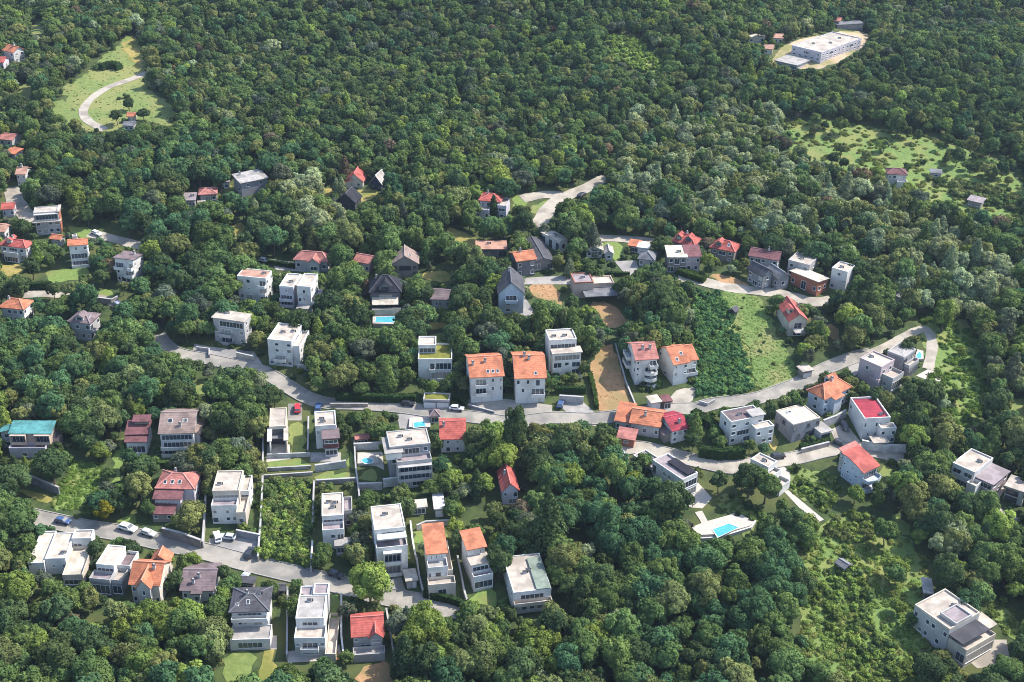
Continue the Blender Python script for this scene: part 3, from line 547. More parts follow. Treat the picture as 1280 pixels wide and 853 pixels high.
H('white house with dark roof panel', 'modern white house with long dark roof panel above the terrace pool', (816,577), (853,602), (872,593), 6, 'flat', 0, 'white', 'pgrey', {'F': 'd.ww.d/....w.', 'R': 'GGG/GGG'}, opts={'ph': .6}, ext=[(.3,.9,3,5.2,6.05,6.5,'flatx',0,'dark','black',None,'roof_panel'), (-.75,-.03,1,100,None,2.6,'flat',0,'white','pgrey','..G')])
H('white house with grey lower roof', 'white two-part house with lower grey roof at the right edge wood', (1194,580), (1219,594), (1238,574), 6.2, 'flat', 0, 'white', 'pconc', {'F': 'WW/GG', 'L': 'w/w'}, vents=[(.7,.6)], ext=[(1.0,1.75,1.5,100,None,4.4,'flatx',0,'mauve','pgrey',{'F': 'GG/w.', 'R': 'w.w/w'}), (.9,1.3,-2.2,1,None,3.2,'deck',0,'white','pconc',None,'terrace')])
H('white block at the right edge', 'white block with long black window slits cut by the right picture edge', (1254,608), (1282,617), (1292,603), 4.6, 'flatx', 0, 'white', 'pconc', {'F': 'GGG./GGG.', 'L': '..'}, frame='d', vents=[(.5,.6)])
H('lone villa at the lower right', 'large pale villa with flat roofs and dark glazed awning alone at the lower right', (1146,758), (1187,790), (1222,767), 7.2, 'flat', 0, 'lgrey', 'pconc', {'F': 'w.ww.w/.ww.w.'}, vents=[(.5,.7),(.55,.75)], opts={'pc': 'cream', 'ph': .5}, ext=[(.55,1.0,2.2,8,7.15,7.9,'flat',0,'lgrey','pgrey',None,'penthouse'), (1.0,1.5,.4,100,None,3.9,'deck',0,'cream','pconc',{'F': '.G', 'R': 'GG'}), (1.0,1.36,.5,9.5,5.6,5.8,'flatx',0,'dark','dark',None,'awning'), (.75,1.25,9.6,14,None,4.6,'shedR',.5,'bstone','cream',None)])
H('', 'small grey-roofed shed behind the lone villa', (1153,742), (1166,742), (1165,724), 3, 'shedF', .4, 'bstone', 'lgrey', {'F': 'd'}, name='shed', cat='shed')
H('', 'small dark roofed hut in the shrubby slope left of the lone villa', (1044,704), (1056,713), (1065,706), 2.2, 'gu', .7, 'stone', 'grey', {'F': 'w'}, name='garden_hut', cat='hut')
# lower left and centre
H('teal-roofed house', 'large house with bright teal metal roof and dark loggias at the left edge', (11,542), (65,543), (70,531), 6.2, 'shedF', 1.2, 'beige', 'teal', {'F': 'll.ll/GG.lG'}, ext=[(-.3,-.03,1.5,100,None,5.6,'shedL',1,'lgrey','teal','w/w'), (1.0,1.14,1,7,None,2.6,'deck',0,'pink','pconc',{'F': '.'}), (0,.9,-3,-.02,None,2.2,'deck',0,'lav','pgrey','..G.G.')])
H('stepped maroon-roofed house', 'narrow house with stepped maroon shed roofs left of the long brown roof', (157,543), (187,544), (189,530), 5, 'shedF', 1.2, 'white', 'maroon', {'F': 'wGG/.ww'}, ext=[(.05,.98,-2.4,-.02,None,4,'shedF',.7,'white','maroon','bbb'), (.3,1.0,3.4,100,6,7.1,'shedF',.8,'bstone','maroon',None)])
H('long brown-roofed terrace', 'wide white apartment house with long brown roof and full-width balconies', (197,543), (243,542), None, 7.2, 'gu', 3.0, 'white', 'brown', {'F': 'GGGGGG/bbbbbb/bbbbbb', 'R': 'w.w/w.w/w'}, D=13.5, name='apartment_house', cat='apartment house', chim=[(.6,.15)], sky=[(.25,.28),(.3,.28),(.7,.28),(.75,.28)], ext=[(1.0,1.14,2,9,None,5.4,'shedR',1.2,'white','brown',{'R': 'w.w/w'})])
H('faded red-roofed house', 'house with faded red hip roof, lean-to tiers and bright orange edge in the lower left', (191,612), (242,611), (255,588), 6, 'hip', 2, 'lav', 'pinkred', {'F': 'GG.../WW.ww', 'R': 'w.w/w'}, sky=[(.2,.18),(.4,.18),(.6,.18)], chim=[(.4,.7)], ext=[(0,.7,-3.2,-.02,None,4.8,'shedF',1,'lav','maroon','GG.'), (0,.55,-6.5,-3.3,None,2.4,'shedF',.8,'bstone','maroon','w.w')])
H('white tiered house beside the red roof', 'white tiered flat-roofed house right of the faded red-roofed house', (266,615), (299,615), (304,590), 7.6, 'flat', 0, 'cream', 'pconc', {'F': 'GGG/w.w'}, vents=[(.2,.35)], ext=[(1.0,1.32,2,100,None,6,'flat',0,'white','pconc',{'F': 'G/G', 'R': 'w/w'}), (0,.95,-3.4,-.02,None,4.8,'deck',0,'white','pgrey','w.w./G.ww'), (.95,1.3,-5,1.9,None,3.6,'deck',0,'cream','pconc',{'F': 'w'})])
H('narrow dark-fronted house', 'narrow flat-roofed house with dark glazed front and paved court in the walled plots', (336,535), (357,533), (359,510), 5.8, 'flat', 0, 'cream', 'pconc', {'F': 'GG/GG'}, frame='d', opts={'ph': .3}, ext=[(-.02,.05,-5,-.02,None,4.6,'shedF',.8,'white','white',None,'side_wall'), (.95,1.02,-5,-.02,None,4.6,'shedF',.8,'cream','cream',None,'side_wall'), (.06,.94,-1.5,-.02,2.8,3.0,'flatx',0,'dgrey','grey',None,'balcony_slab',{'ov': 0})])
H('white house with wooden box', 'white flat-roofed house with dark wooden box front in the walled plots', (393,535), (419,532), (420,514), 7.2, 'flat', 0, 'white', 'pconc', {'F': 'w.GG/....', 'R': 'w/w'}, vents=[(.3,.5),(.35,.3)], ext=[(.36,1.06,-4.5,-.02,2.6,6,'flatx',0,'maroon','mbrown','GGG/'), (.4,1.0,-4.2,-.04,None,2.6,'flatx',0,'white','mbrown','GG')])
H('large grey apartment house', 'large grey apartment house with flat roof and grid of dark loggias in the centre', (487,560), (538,555), (533,536), 11, 'flat', 0, 'grey', 'pconc', {'F': 'wGGw/GGGG/..../....', 'L': 'w.../..../.w../....'}, name='apartment_house', cat='apartment house', opts={'ph': .3}, vents=[(.3,.6),(.5,.35)], ext=[(.14,.98,-3.6,-.02,None,7.6,'deck',0,'lgrey','pgrey','lllll/lllll/..GGG'), (-.1,.28,-1.5,6,8,10.2,'flatx',0,'white','lgrey',None)])
H('bright red-roofed house', 'white house with bright red plain roof just below the main street', (549,550), (583,549.5), None, 4.6, 'gu', 2.6, 'white', 'red', {'F': '.w.w./.G.w.', 'R': 'w/w'}, D=11.5, chim=[(.12,.35)])
H('', 'small hut with brown hip roof at the street beside the bright red-roofed house', (537,521), (551,521), (549,513), 2.4, 'pyr', 1.3, 'beige', 'mbrown', {'F': 'G'}, name='garden_hut', cat='hut')
H('', 'street garage with planted green roof under the white green-roofed house', (531,500), (563,503), (561,494), 2.5, 'flat', 0, 'grey', 'grass', {'F': 'gg'}, name='garage', cat='garage')
H('', 'pink-roofed garden pergola behind the grey apartment house', (444,550), (463,548), (461,543), 2.4, 'shedF', .4, 'wood', 'pinkred', {'F': 'G'}, name='pergola', cat='pergola')
H('white tiered house with dark side', 'narrow white tiered house with flat roof right of the overgrown plot', (403,646), (430,645), (428,617), 7.6, 'flat', 0, 'white', 'pconc', {'F': 'GGG/...'}, vents=[(.3,.6),(.5,.35),(.6,.55)], opts={'ph': .3}, ext=[(0,.98,-3.4,-.02,None,5,'deck',0,'white','pgrey','.WG/w.b'), (1.0,1.4,4,100,None,5.4,'deck',0,'grey','pgrey','w'), (.6,1.2,-6,-3.45,None,2.6,'flatx',0,'lgrey','lgrey','G')])
H('white four-storey house', 'tall white four-storey house with terrace, between the overgrown plot and the garage yard', (469,663), (507.5,660), (500,631), 11, 'flat', 0, 'white', 'pconc', {'F': '.GGGG/..../..../....', 'L': 'w.w/..w/w../...'}, name='apartment_house', cat='apartment house', vents=[(.4,.6)], opts={'ph': .25}, ext=[(0,1.0,-4,-.02,None,7.6,'deck',0,'white','pgrey',{'F': '.lll./.lll.', 'R': 'w/w'}), (.12,.95,-2,-.06,9.4,9.6,'flatx',0,'white','white',None,'awning')])
H('', 'garden canopy with cream awning behind the left orange-roofed tier house', (510,636), (535,634), (533,626), 2.6, 'shedF', .6, 'white', 'cream', {'F': 'GG'}, name='pergola', cat='pergola')
H('', 'small garage with white roof right of the garden canopy', (542,638), (557,637), (554,615), 2.8, 'flatx', 0, 'lgrey', 'white', {'F': 'g'}, name='garage', cat='garage')
H('left orange-roofed tier house', 'white tiered house with orange roof, left of the lower orange pair', (532,694), (560,691.5), None, 8.6, 'shedF', 2.2, 'white', 'orange', {'F': '.w.w.w./.G.G./.....'}, D=10, ext=[(-.04,1.02,-3.5,-.02,None,6,'deck',0,'white','lgrey','W.GG.W/..GG..'), (-.1,1.35,-6.5,-3.55,None,3,'deck',0,'cream','pconc','..GG..'), (1.02,1.3,-3,100,None,4.4,'deck',0,'cream','pconc',None)])
H('right orange-roofed tier house', 'white tiered house with orange roof, right of the lower orange pair', (584,688), (610.5,684), (599,666), 8.6, 'shedF', 1.6, 'white', 'orange', {'F': '..w.w./.GGG./....'}, ext=[(0,1.02,-3.4,-.02,None,6.2,'flatx',0,'white','pconc','GGGG/.w.w.'), (-.05,1.08,-5.6,-3.5,None,3.2,'deck',0,'white','pgrey','GGGG')])
H('', 'grey garage with flat pale roof on the yard of the white four-storey house', (507,728), (524,726), (519,711), 2.6, 'flatx', 0, 'lgrey', 'concrete', {'F': '.g'}, name='garage', cat='garage')
H('flat house with green strip', 'white flat-roofed house with pale green strip on its roof beside the dark wood', (644,740), (692,738), (672,694), 6.6, 'flat', 0, 'white', 'pconc', {'F': '.GGGG./.WwW.', 'L': 'w..w/.w..'}, vents=[(.45,.5),(.55,.55)], opts={'ph': .25}, ext=[(.66,.94,.4,12,6.62,6.9,'flatx',0,'green','green',None,'roof_strip',{'ov': 0}), (0,1.0,-1.6,-.02,3.3,3.5,'deck',0,'cream','pconc',None,'balcony')])
H('small red cottage in the wood', 'small cottage with bright red gable roof enclosed by trees in the lower centre', (631,613), (654,616), (639,590), 4.6, 'gv', 2.4, 'lav', 'red', {'F': 'w.G/.GG', 'R': 'w.w/w'}, chim=[(.3,.6)])
# bottom left row below the street
H('white courtyard villa', 'sprawling white villa with flat roofs around a walled court, first below the lower street', (57,699), (82,699), (93,667), 4.8, 'flat', 0, 'white', 'cream', {'F': '.s.s'}, opts={'ph': .25}, vents=[(.8,.2)], ext=[(-.8,-.02,-1,12,None,4.2,'flat',0,'white','cream','.w'), (1.02,2.0,7,100,None,5.4,'flat',0,'white','pconc','G.'), (1.02,2.0,-4.5,6.9,None,2.4,'deck',0,'cream','cream','GGG')])
H('white flat house with terraces', 'white flat-roofed house with walled roof terrace right of the courtyard villa', (120,706), (142,708), (157,684), 6.6, 'flat', 0, 'white', 'pconc', {'F': 'GG/GG', 'R': '.'}, opts={'ph': .3}, ext=[(1.0,1.7,2,100,None,4.6,'deck',0,'white','mbrown',{'F': 'G', 'R': 's.s.s/s.s'}), (-.15,1.0,-3.2,-.02,None,4,'deck',0,'grey','pgrey','GGG'), (1.02,1.6,-2.6,1.9,None,3.6,'deck',0,'grey','pconc','G')])
H('orange cross-gable house', 'cream house with bright orange cross-gabled roof in the lower left row', (160,731), (200,733), None, 6.4, 'gu', 3.2, 'cream', 'orange', {'F': 'w..../w.w.w', 'R': 's.s.s/s.s.s'}, D=10, chim=[(.75,.35)], ext=[(.3,.75,-1.6,3.5,None,6.6,'gv',2.6,'lgrey','orange','.W./w.w'), (.35,.95,100,103,None,6.2,'gv',2.2,'cream','orange',None)])
H('mottled brown-roofed house', 'pale house with mottled mauve-brown roof between the orange gables and the dark roof', (224,739), (268,739), None, 3.6, 'gu', 2.2, 'white', 'mbrown', {'F': 'w.W.w', 'R': 'w.w'}, D=11, chim=[(.5,.3),(.35,.15)], ext=[(.38,.62,-1.2,2,None,3.4,'flatx',0,'white','mbrown','w')])
H('dark-roofed white house', 'white house with wide dark hip roof and deep front terrace at the bottom', (286,766), (337,765), (341,734), 7.4, 'hip', 1.5, 'white', 'dark', {'F': '.GGGGGG./.WW.GG./......'}, opts={'ov': .6}, vents=[(.72,.6)], chim=[(.4,.55)], sky=[(.15,.2),(.45,.25)], ext=[(-.02,1.1,-5,-.02,None,2.6,'deck',0,'white','lgrey','.GGGG.', 'wing', {'ph': .35}), (0,1.0,-1.4,-.02,4.9,5.1,'deck',0,'white','lgrey',None,'balcony')])
H('grey multi-roofed house', 'white house with layered grey flat roofs and curved terrace at the bottom', (370,774), (405,774), (408,745), 7.2, 'flat', 0, 'white', 'lgrey', {'F': '.GGG./.....'}, opts={'ph': .3}, vents=[(.4,.75)], ext=[(.0,.45,100,104,None,6.6,'flat',0,'white','pgrey',None), (.5,1.05,100,104,None,7.4,'flat',0,'white','pgrey',None), (0,1.08,-4.4,-.02,None,4.4,'deck',0,'white','pconc','WbbbW/.GGG.'), (1.08,1.45,-6,100,None,.8,'deck',0,'cream','pconc',None,'terrace')])
H('red-roofed house at the bottom', 'pale house with pinkish red cross roof, last at the bottom of the lower street', (441,796), (483,796), (477,766), 4.6, 'gu', 2.4, 'lgrey', 'red', {'F': 'w...w/.GGG.', 'R': 'w/w'}, ext=[(.58,.96,-.8,4,None,4.6,'gv',1.6,'lgrey','red','W/G'), (-.02,1.05,-3.6,-.9,None,1.1,'deck',0,'lgrey','lgrey',None,'terrace')])
H('', 'dark-roofed carport behind the dark-roofed white house', (293,729), (317,731), (322,722), 2.4, 'flatx', 0, 'bstone', 'dark', {'F': 'G'}, name='carport', cat='carport')
H('', 'small violet-grey shed roof between the dark roof and the grey layered roofs', (344,739), (357,739), (359,729), 2.3, 'gu', .7, 'bstone', 'dark', {'F': 'd'}, name='shed', cat='shed')
# ------------------------------------------------------------------ ground, roads, fields
ASPH = noisemat('road_surface', (.25,.23,.195), (.345,.31,.265), .35, .9, (.19,.178,.16), .14)
LANE = noisemat('lane_surface', (.32,.285,.235), (.41,.365,.30), .4, .9, (.25,.22,.18), .15)
YARDM = noisemat('yard_paving', (.27,.25,.23), (.36,.335,.305), .5, .9, (.21,.20,.19), .12)
PATIO = noisemat('patio_slabs', (.40,.355,.305), (.48,.43,.38), 1.2, .85)
TAN = noisemat('dry_field', (.29,.165,.082), (.41,.245,.122), .6, .95, (.25,.18,.08), .12, .8, 8)
YEL = noisemat('dry_grass', (.24,.20,.06), (.35,.27,.09), .8, .95, (.16,.17,.04), .15, .5, 6)
LAWN = noisemat('lawn_grass', (.12,.185,.046), (.18,.24,.062), .9, .95, (.18,.19,.06), .14, .6, 6)
MEAD = noisemat('meadow_grass', (.115,.165,.046), (.18,.22,.066), .6, .95, (.205,.21,.07), .07, 1., 9)
WILD = noisemat('wild_field', (.10,.165,.042), (.17,.235,.062), .7, .95, (.20,.215,.065), .10, 1., 7)
SCHOOL = noisemat('dry_yard', (.36,.26,.16), (.48,.38,.27), .3, .95, (.20,.19,.07), .06)
FLOOR = noisemat('forest_floor', (.026,.044,.016), (.066,.094,.028), .35, .95, (.085,.095,.03), .07, .5, 7)
def grid_ground():
    xs = np.concatenate([np.arange(-900, -360, 45), np.arange(-360, 360, 4.0), np.arange(360, 901, 45)])
    ys = np.concatenate([np.arange(-60, 190, 30), np.arange(190, 760, 4.0), np.arange(760, 1301, 45)])
    vs = [(float(x), float(y), terrain(float(x), float(y))) for y in ys for x in xs]; nx = len(xs)
    fs = [(j*nx+i, j*nx+i+1, j*nx+nx+i+1, j*nx+nx+i) for j in range(len(ys)-1) for i in range(nx-1)]
    me = bpy.data.meshes.new('ground'); me.from_pydata(vs, [], fs); me.materials.append(FLOOR); me.polygons.foreach_set('use_smooth', [True]*len(fs)); me.update()
    return struct(link('ground', me))
grid_ground()
GP = ground_patch
GP('meadow', [(75,108),(98,100),(122,80),(128,70),(150,58),(154,46),(170,45),(182,75),(183,92),(176,102),(200,122),(219,135),(222,157),(205,159),(185,150),(172,160),(135,165),(104,166),(92,142)], MEAD)
GP('meadow', [(70,122),(95,135),(102,165),(76,167),(62,150)], MEAD, keep=False); GP('meadow', [(26,104),(40,108),(39,128),(22,121)], MEAD)
GP('meadow', [(34,44),(43,24),(55,28),(57,46)], MEAD)
GP('bare_soil', [(150,60),(158,48),(168,47),(181,78),(172,88),(160,70)], YEL, off=.11)
GP('overgrown_slope', [(863,364),(903,368),(922,400),(938,450),(944,488),(900,500),(872,494),(868,430)], WILD)
GP('wild_field', [(893,364),(948,369),(962,396),(978,430),(992,452),(1000,470),(984,482),(945,494),(938,440),(915,395)], noisemat('field_grass', (.088,.145,.036), (.145,.20,.054), .45, .95, (.20,.20,.075), .07, 1., 9), off=.12)
GP('wild_slope', [(1000,700),(1040,640),(1110,650),(1160,700),(1160,853),(1240,870),(1020,870),(1000,800)], WILD, keep=False)
FOOT.pop()
GP('lawn', [(1098,580),(1112,582),(1121,606),(1108,610)], LAWN); GP('dry_lawn', [(961,538),(968,537),(973,560),(964,567)], YEL); GP('meadow', [(232,478),(256,474),(276,484),(270,494),(236,494)], MEAD); GP('meadow', [(1261,502),(1285,498),(1285,532),(1270,526)], MEAD); GP('lawn', [(556,577),(570,576),(571,585),(558,586)], LAWN)
GP('meadow', [(975,150),(1000,152),(1010,165),(985,168)], MEAD); GP('meadow', [(1050,162),(1090,166),(1096,184),(1060,184)], MEAD); GP('meadow', [(1030,700),(1052,690),(1046,720),(1030,730)], MEAD); GP('meadow', [(1168,420),(1184,420),(1200,470),(1178,482)], WILD); GP('wild_field', [(1192,398),(1212,402),(1226,440),(1206,436)], WILD); GP('meadow', [(1110,640),(1135,650),(1140,672),(1116,668)], WILD)
GP('wild_slope', [(1150,390),(1215,410),(1240,500),(1200,560),(1160,480)], WILD, keep=False)
FOOT.pop()
GP('wild_slope', [(980,140),(1160,170),(1280,215),(1290,300),(1150,250),(990,210)], WILD, keep=False)
FOOT.pop()
GP('dry_field', [(755,431),(768,432),(781,482),(793,508),(778,512),(766,517),(744,512),(735,469),(741,448)], TAN)
GP('dry_field', [(734,378),(764,377),(786,402),(780,409),(757,411),(752,396)], TAN)
GP('dry_field', [(658,355),(696,354),(703,386),(699,393),(690,376),(668,373)], TAN)
GP('dry_field', [(882,341),(915,346),(945,360),(905,358)], TAN)
GP('dry_field', [(439,238),(474,236),(470,246),(455,254),(446,248)], YEL)
GP('dry_field', [(394,235),(418,236),(417,244),(402,247)], YEL)
GP('dry_field', [(555,287),(566,284),(600,300),(597,309),(570,306)], YEL)
GP('meadow', [(640,246),(652,244),(661,250),(658,260),(642,262)], LAWN); GP('meadow', [(665,256),(684,250),(692,254),(680,268),(663,269)], MEAD)
GP('meadow', [(92,576),(129,580),(127,597),(116,622),(95,638),(60,634),(80,618),(88,590)], LAWN)
GP('dry_field', [(28,611),(68,622),(58,631),(27,616)], YEL)
GP('lawn', [(149,548),(154,546),(150,604),(138,608)], LAWN); GP('lawn', [(143,650),(164,641),(172,656),(150,659)], LAWN)
GP('wild_field', [(331,603),(392,606),(390,660),(389,714),(350,706),(327,700)], WILD)
GP('lawn', [(362,529),(384,528),(382,570),(360,570)], MEAD); GP('lawn', [(334,574),(388,574),(388,585),(334,588)], LAWN); GP('lawn', [(395,592),(444,590),(447,602),(395,605)], LAWN); GP('lawn', [(434,566),(443,566),(446,588),(434,588)], LAWN)
GP('lawn', [(448,588),(474,586),(473,600),(449,603)], MEAD)
GP('lawn', [(890,621),(925,617),(957,640),(942,668),(925,672),(926,650),(905,640)], MEAD)
GP('lawn', [(985,586),(1038,590),(1050,615),(1030,645),(1010,625),(990,615)], MEAD)
GP('wild_field', [(1010,745),(1062,690),(1090,720),(1088,770),(1150,840),(1150,860),(1090,860),(1045,805)], WILD)
GP('wild_field', [(1055,640),(1090,650),(1085,680),(1060,685),(1030,670)], WILD)
GP('lawn', [(1225,745),(1265,758),(1278,800),(1258,795),(1242,768)], LAWN)
GP('wild_field', [(752,45),(800,49),(812,65),(831,78),(826,93),(790,88),(770,70)], WILD)
GP('meadow', [(1000,168),(1030,182),(1040,204),(1010,202)], MEAD); GP('meadow', [(1105,182),(1152,182),(1158,199),(1118,204)], MEAD)
GP('meadow', [(1138,216),(1180,216),(1220,222),(1255,240),(1290,250),(1290,280),(1245,272),(1205,260),(1155,250)], MEAD)
GP('dry_yard', [(953,77),(1040,38),(1086,40),(1088,50),(1072,66),(1035,86),(990,87)], SCHOOL)
GP('meadow', [(55,338),(84,337),(112,330),(110,345),(82,353),(60,353)], LAWN); GP('meadow', [(1175,510),(1210,505),(1230,530),(1200,535)], LAWN)
GP('meadow', [(80,284),(112,283),(119,300),(96,297)], LAWN); GP('dry_field', [(-6,332),(28,330),(30,344),(-6,346)], YEL); GP('lawn', [(104,366),(140,362),(147,374),(110,373)], LAWN); GP('meadow', [(278,232),(292,232),(290,242),(278,241)], YEL); GP('meadow', [(288,280),(308,279),(304,296),(290,297)], YEL)
GP('courtyard', [(338,324),(372,329),(396,335),(392,341),(345,338)], YARDM, False); GP('courtyard', [(243,430),(262,434),(318,440),(328,456),(296,456),(240,444)], YARDM, False)
GP('lawn', [(533,420),(560,416),(558,430),(540,432)], LAWN); GP('lawn', [(537,402),(562,402),(561,411),(537,411)], YEL); GP('dry_field', [(528,338),(565,340),(568,353),(530,351)], YEL)
GP('courtyard', [(655,370),(668,390),(668,399),(650,401),(645,396)], YARDM, False)
GP('courtyard', [(697,504),(728,502),(748,520),(745,533),(728,531),(705,513)], YARDM, False)
GP('courtyard', [(585,500),(632,499),(690,507),(690,524),(640,524),(588,512)], ASPH, False)
GP('courtyard', [(790,512),(832,505),(868,506),(868,518),(835,520),(800,516)], YARDM, False)
GP('courtyard', [(838,490),(870,483),(876,494),(852,512),(840,506)], LANE)
GP('courtyard', [(1038,538),(1056,528),(1075,552),(1070,560),(1048,561)], LANE, False); GP('courtyard', [(1058,442),(1082,448),(1070,470),(1062,470)], YARDM, False)
GP('courtyard', [(1145,470),(1160,462),(1181,470),(1177,481),(1165,478)], PATIO, False)
GP('courtyard', [(402,724),(455,728),(500,716),(508,742),(480,752),(450,748),(410,738)], ASPH, False)
GP('courtyard', [(470,702),(508,700),(508,716),(468,722)], ASPH, False)
GP('courtyard', [(261,674),(296,668),(325,676),(325,700),(262,688)], YARDM, False)
GP('courtyard', [(334,556),(362,556),(363,574),(333,578)], PATIO, False); GP('courtyard', [(360,505),(378,505),(377,526),(360,526)], ASPH, False); GP('courtyard', [(388,566),(426,566),(426,577),(388,578)], YARDM, False)
GP('courtyard', [(496,518),(540,515),(538,535),(500,538)], YARDM, False)
GP('courtyard', [(447,567),(478,565),(480,588),(470,583),(447,582)], PATIO, False)
GP('courtyard', [(358,815),(424,806),(428,825),(360,829)], PATIO, False); GP('bare_soil', [(403,818),(425,814),(424,830),(400,830)], TAN, off=.12)
GP('courtyard', [(284,795),(346,795),(346,812),(284,812)], PATIO, False); GP('dry_field', [(280,815),(322,815),(310,853),(278,853)], MEAD); GP('bare_soil', [(330,815),(344,813),(340,860),(318,860)], YEL)
GP('bare_soil', [(450,835),(476,822),(490,835),(490,860),(445,853)], TAN)
GP('lawn', [(413,746),(424,746),(424,780),(413,782)], LAWN); GP('lawn', [(586,745),(620,735),(622,755),(592,756)], LAWN); GP('lawn', [(515,668),(530,660),(558,664),(558,672),(516,680)], LAWN)
GP('courtyard', [(858,606),(872,603),(890,623),(878,636),(858,634)], PATIO, False); GP('courtyard', [(1207,824),(1235,800),(1258,800),(1262,824),(1250,832),(1222,836)], LANE, False)
GP('courtyard', [(972,578),(988,590),(988,606),(970,600)], PATIO, False); GP('path', [(980,615),(985,613),(1030,650),(1018,655)], PATIO, False)
GP('courtyard', [(1236,618),(1250,602),(1256,612),(1243,632)], PATIO, False); GP('bare_soil', [(1028,405),(1045,408),(1052,422),(1035,424)], TAN)
GP('courtyard', [(700,345),(730,352),(712,356),(655,356),(655,348)], YARDM, False); GP('courtyard', [(768,327),(795,326),(800,342),(785,348)], YARDM, False); GP('lawn', [(752,300),(782,304),(778,324),(765,326)], LAWN)
road('main_road', [(35,645),(62,651),(100,659),(150,667),(200,678),(260,691),(320,707),(380,721),(430,733),(480,746),(520,753),(575,764)], 5.5, ASPH, kerbs=True)
road('upper_road', [(196,419),(206,432),(222,442),(257,449),(290,456),(323,463),(345,474),(365,487),(385,498),(410,505),(440,506),(480,508),(510,511),(550,517),(600,523),(640,528),(690,523),(740,524),(790,518),(840,512),(870,511),(894,505),(944,499),(974,489),(1000,479),(1029,463),(1066,448),(1092,442)], 4.9, ASPH, kerbs=True)
road('loop_road', [(1088,443),(1115,430),(1135,419),(1148,413),(1157,412),(1163,420),(1165,436),(1160,462)], 3.4, LANE)
road('lower_lane', [(772,563),(800,560),(835,568),(884,580),(915,585),(945,580),(990,574),(1038,563),(1075,562),(1130,573)], 4.8, LANE, kerbs=True)
road('upper_lane', [(735,298),(775,299),(822,303)], 5, LANE); road('upper_lane', [(848,350),(875,352),(905,359),(935,363),(972,367),(1000,374),(1019,378),(1040,376)], 5.5, LANE)
road('forest_road', [(760,222),(730,237),(708,246),(690,257),(680,270),(672,284)], 6.3, LANE); road('forest_road', [(652,249),(680,244),(705,245)], 6, LANE)
road('serpentine_track', [(186,91),(160,101),(135,110),(113,125),(104,140),(111,152),(131,163)], 3.8, LANE)
road('left_lane', [(17,234),(19,252),(30,266),(42,277)], 6.5, LANE); road('left_lane', [(30,369),(60,368),(100,371),(140,378),(161,398)], 4, LANE, keep=False); road('left_lane', [(112,292),(150,301),(187,312)], 4.5, LANE)
road('right_lane', [(1242,640),(1262,650),(1290,664)], 4.5, LANE); road('footpath', [(873,640),(880,652),(884,662)], 2, PATIO)
# ------------------------------------------------------------------ pools
def pool(label, pts, deck, group='garden pools'):
    g = [G(*p) for p in deck]; OFFN[0] += 1
    FOOT.append([(p.x, p.y) for p in g]); KEEP.append(deck)
    z = max(terrain(p.x, p.y) for p in g)+.15
    mb = MB(); n = len(g); mb.add([(p.x,p.y,z) for p in g]+[(p.x,p.y,terrain(p.x,p.y)-.6) for p in g], [tuple(range(n))]+[(i,n+i,n+(i+1)%n,(i+1)%n) for i in range(n)])
    d = mb.build('pool_deck', PATIO); me = d.data
    if me.polygons[0].normal.z < 0: me.flip_normals()
    struct(d)
    q = [onplane(p[0], p[1], z) for p in pts]; c = sum(q, Vector())/len(q)
    root = bpy.data.objects.new('swimming_pool', None); COL.objects.link(root); root.location = (c.x, c.y, z); tag(root, label, 'pool', kind='thing')
    l = [p-c for p in q]; n = len(l)
    mb = MB(); mb.add([(p.x,p.y,.06) for p in l], [tuple(range(n))]); w = mb.build('water', WATER, root)
    if w.data.polygons[0].normal.z < 0: w.data.flip_normals()
    mb = MB()
    for i in range(n):
        a, b = l[i], l[(i+1) % n]; e = .35/max(.1, a.length)
        mb.add([(a.x,a.y,.12),(b.x,b.y,.12),(b.x*(1+e),b.y*(1+e),.12),(a.x*(1+e),a.y*(1+e),.12),(a.x,a.y,.0),(b.x,b.y,.0),(b.x*(1+e),b.y*(1+e),.0),(a.x*(1+e),a.y*(1+e),.0)], [(0,1,2,3),(0,4,5,1),(2,6,7,3),(1,5,6,2),(3,7,4,0)])
    mb.build('coping', TRIM, root)
pool('turquoise pool with curved end below the dark pool villa', [(469,403),(470,397),(492,396),(497,398),(496,402),(488,403.5)], [(466,409),(466,393),(506,393),(506,409)])
pool('pale teal pool on the street side of the grey apartment house', [(517,535),(517,529),(530,527),(532,533)], [(511,538),(512,524),(538,521),(538,537)])
pool('small kidney pool on the patio left of the grey apartment house', [(452,577),(453,574),(460,573),(466,575),(465,579),(457,580)], [(447,583),(447,567),(474,566),(474,581)])
pool('large blue pool on the pale terrace under the modern white house', [(891,662.5),(910.6,655),(923,660),(897.5,672)], [(872,676),(864,664),(880,656),(912,645),(920,641),(943,655),(936,662),(900,674)])
pool('small bright pool at the grey house inside the road loop', [(1145,445),(1149,440),(1152,443),(1151,449),(1147,448)], [(1143,450),(1146,437),(1154,440),(1154,452)])
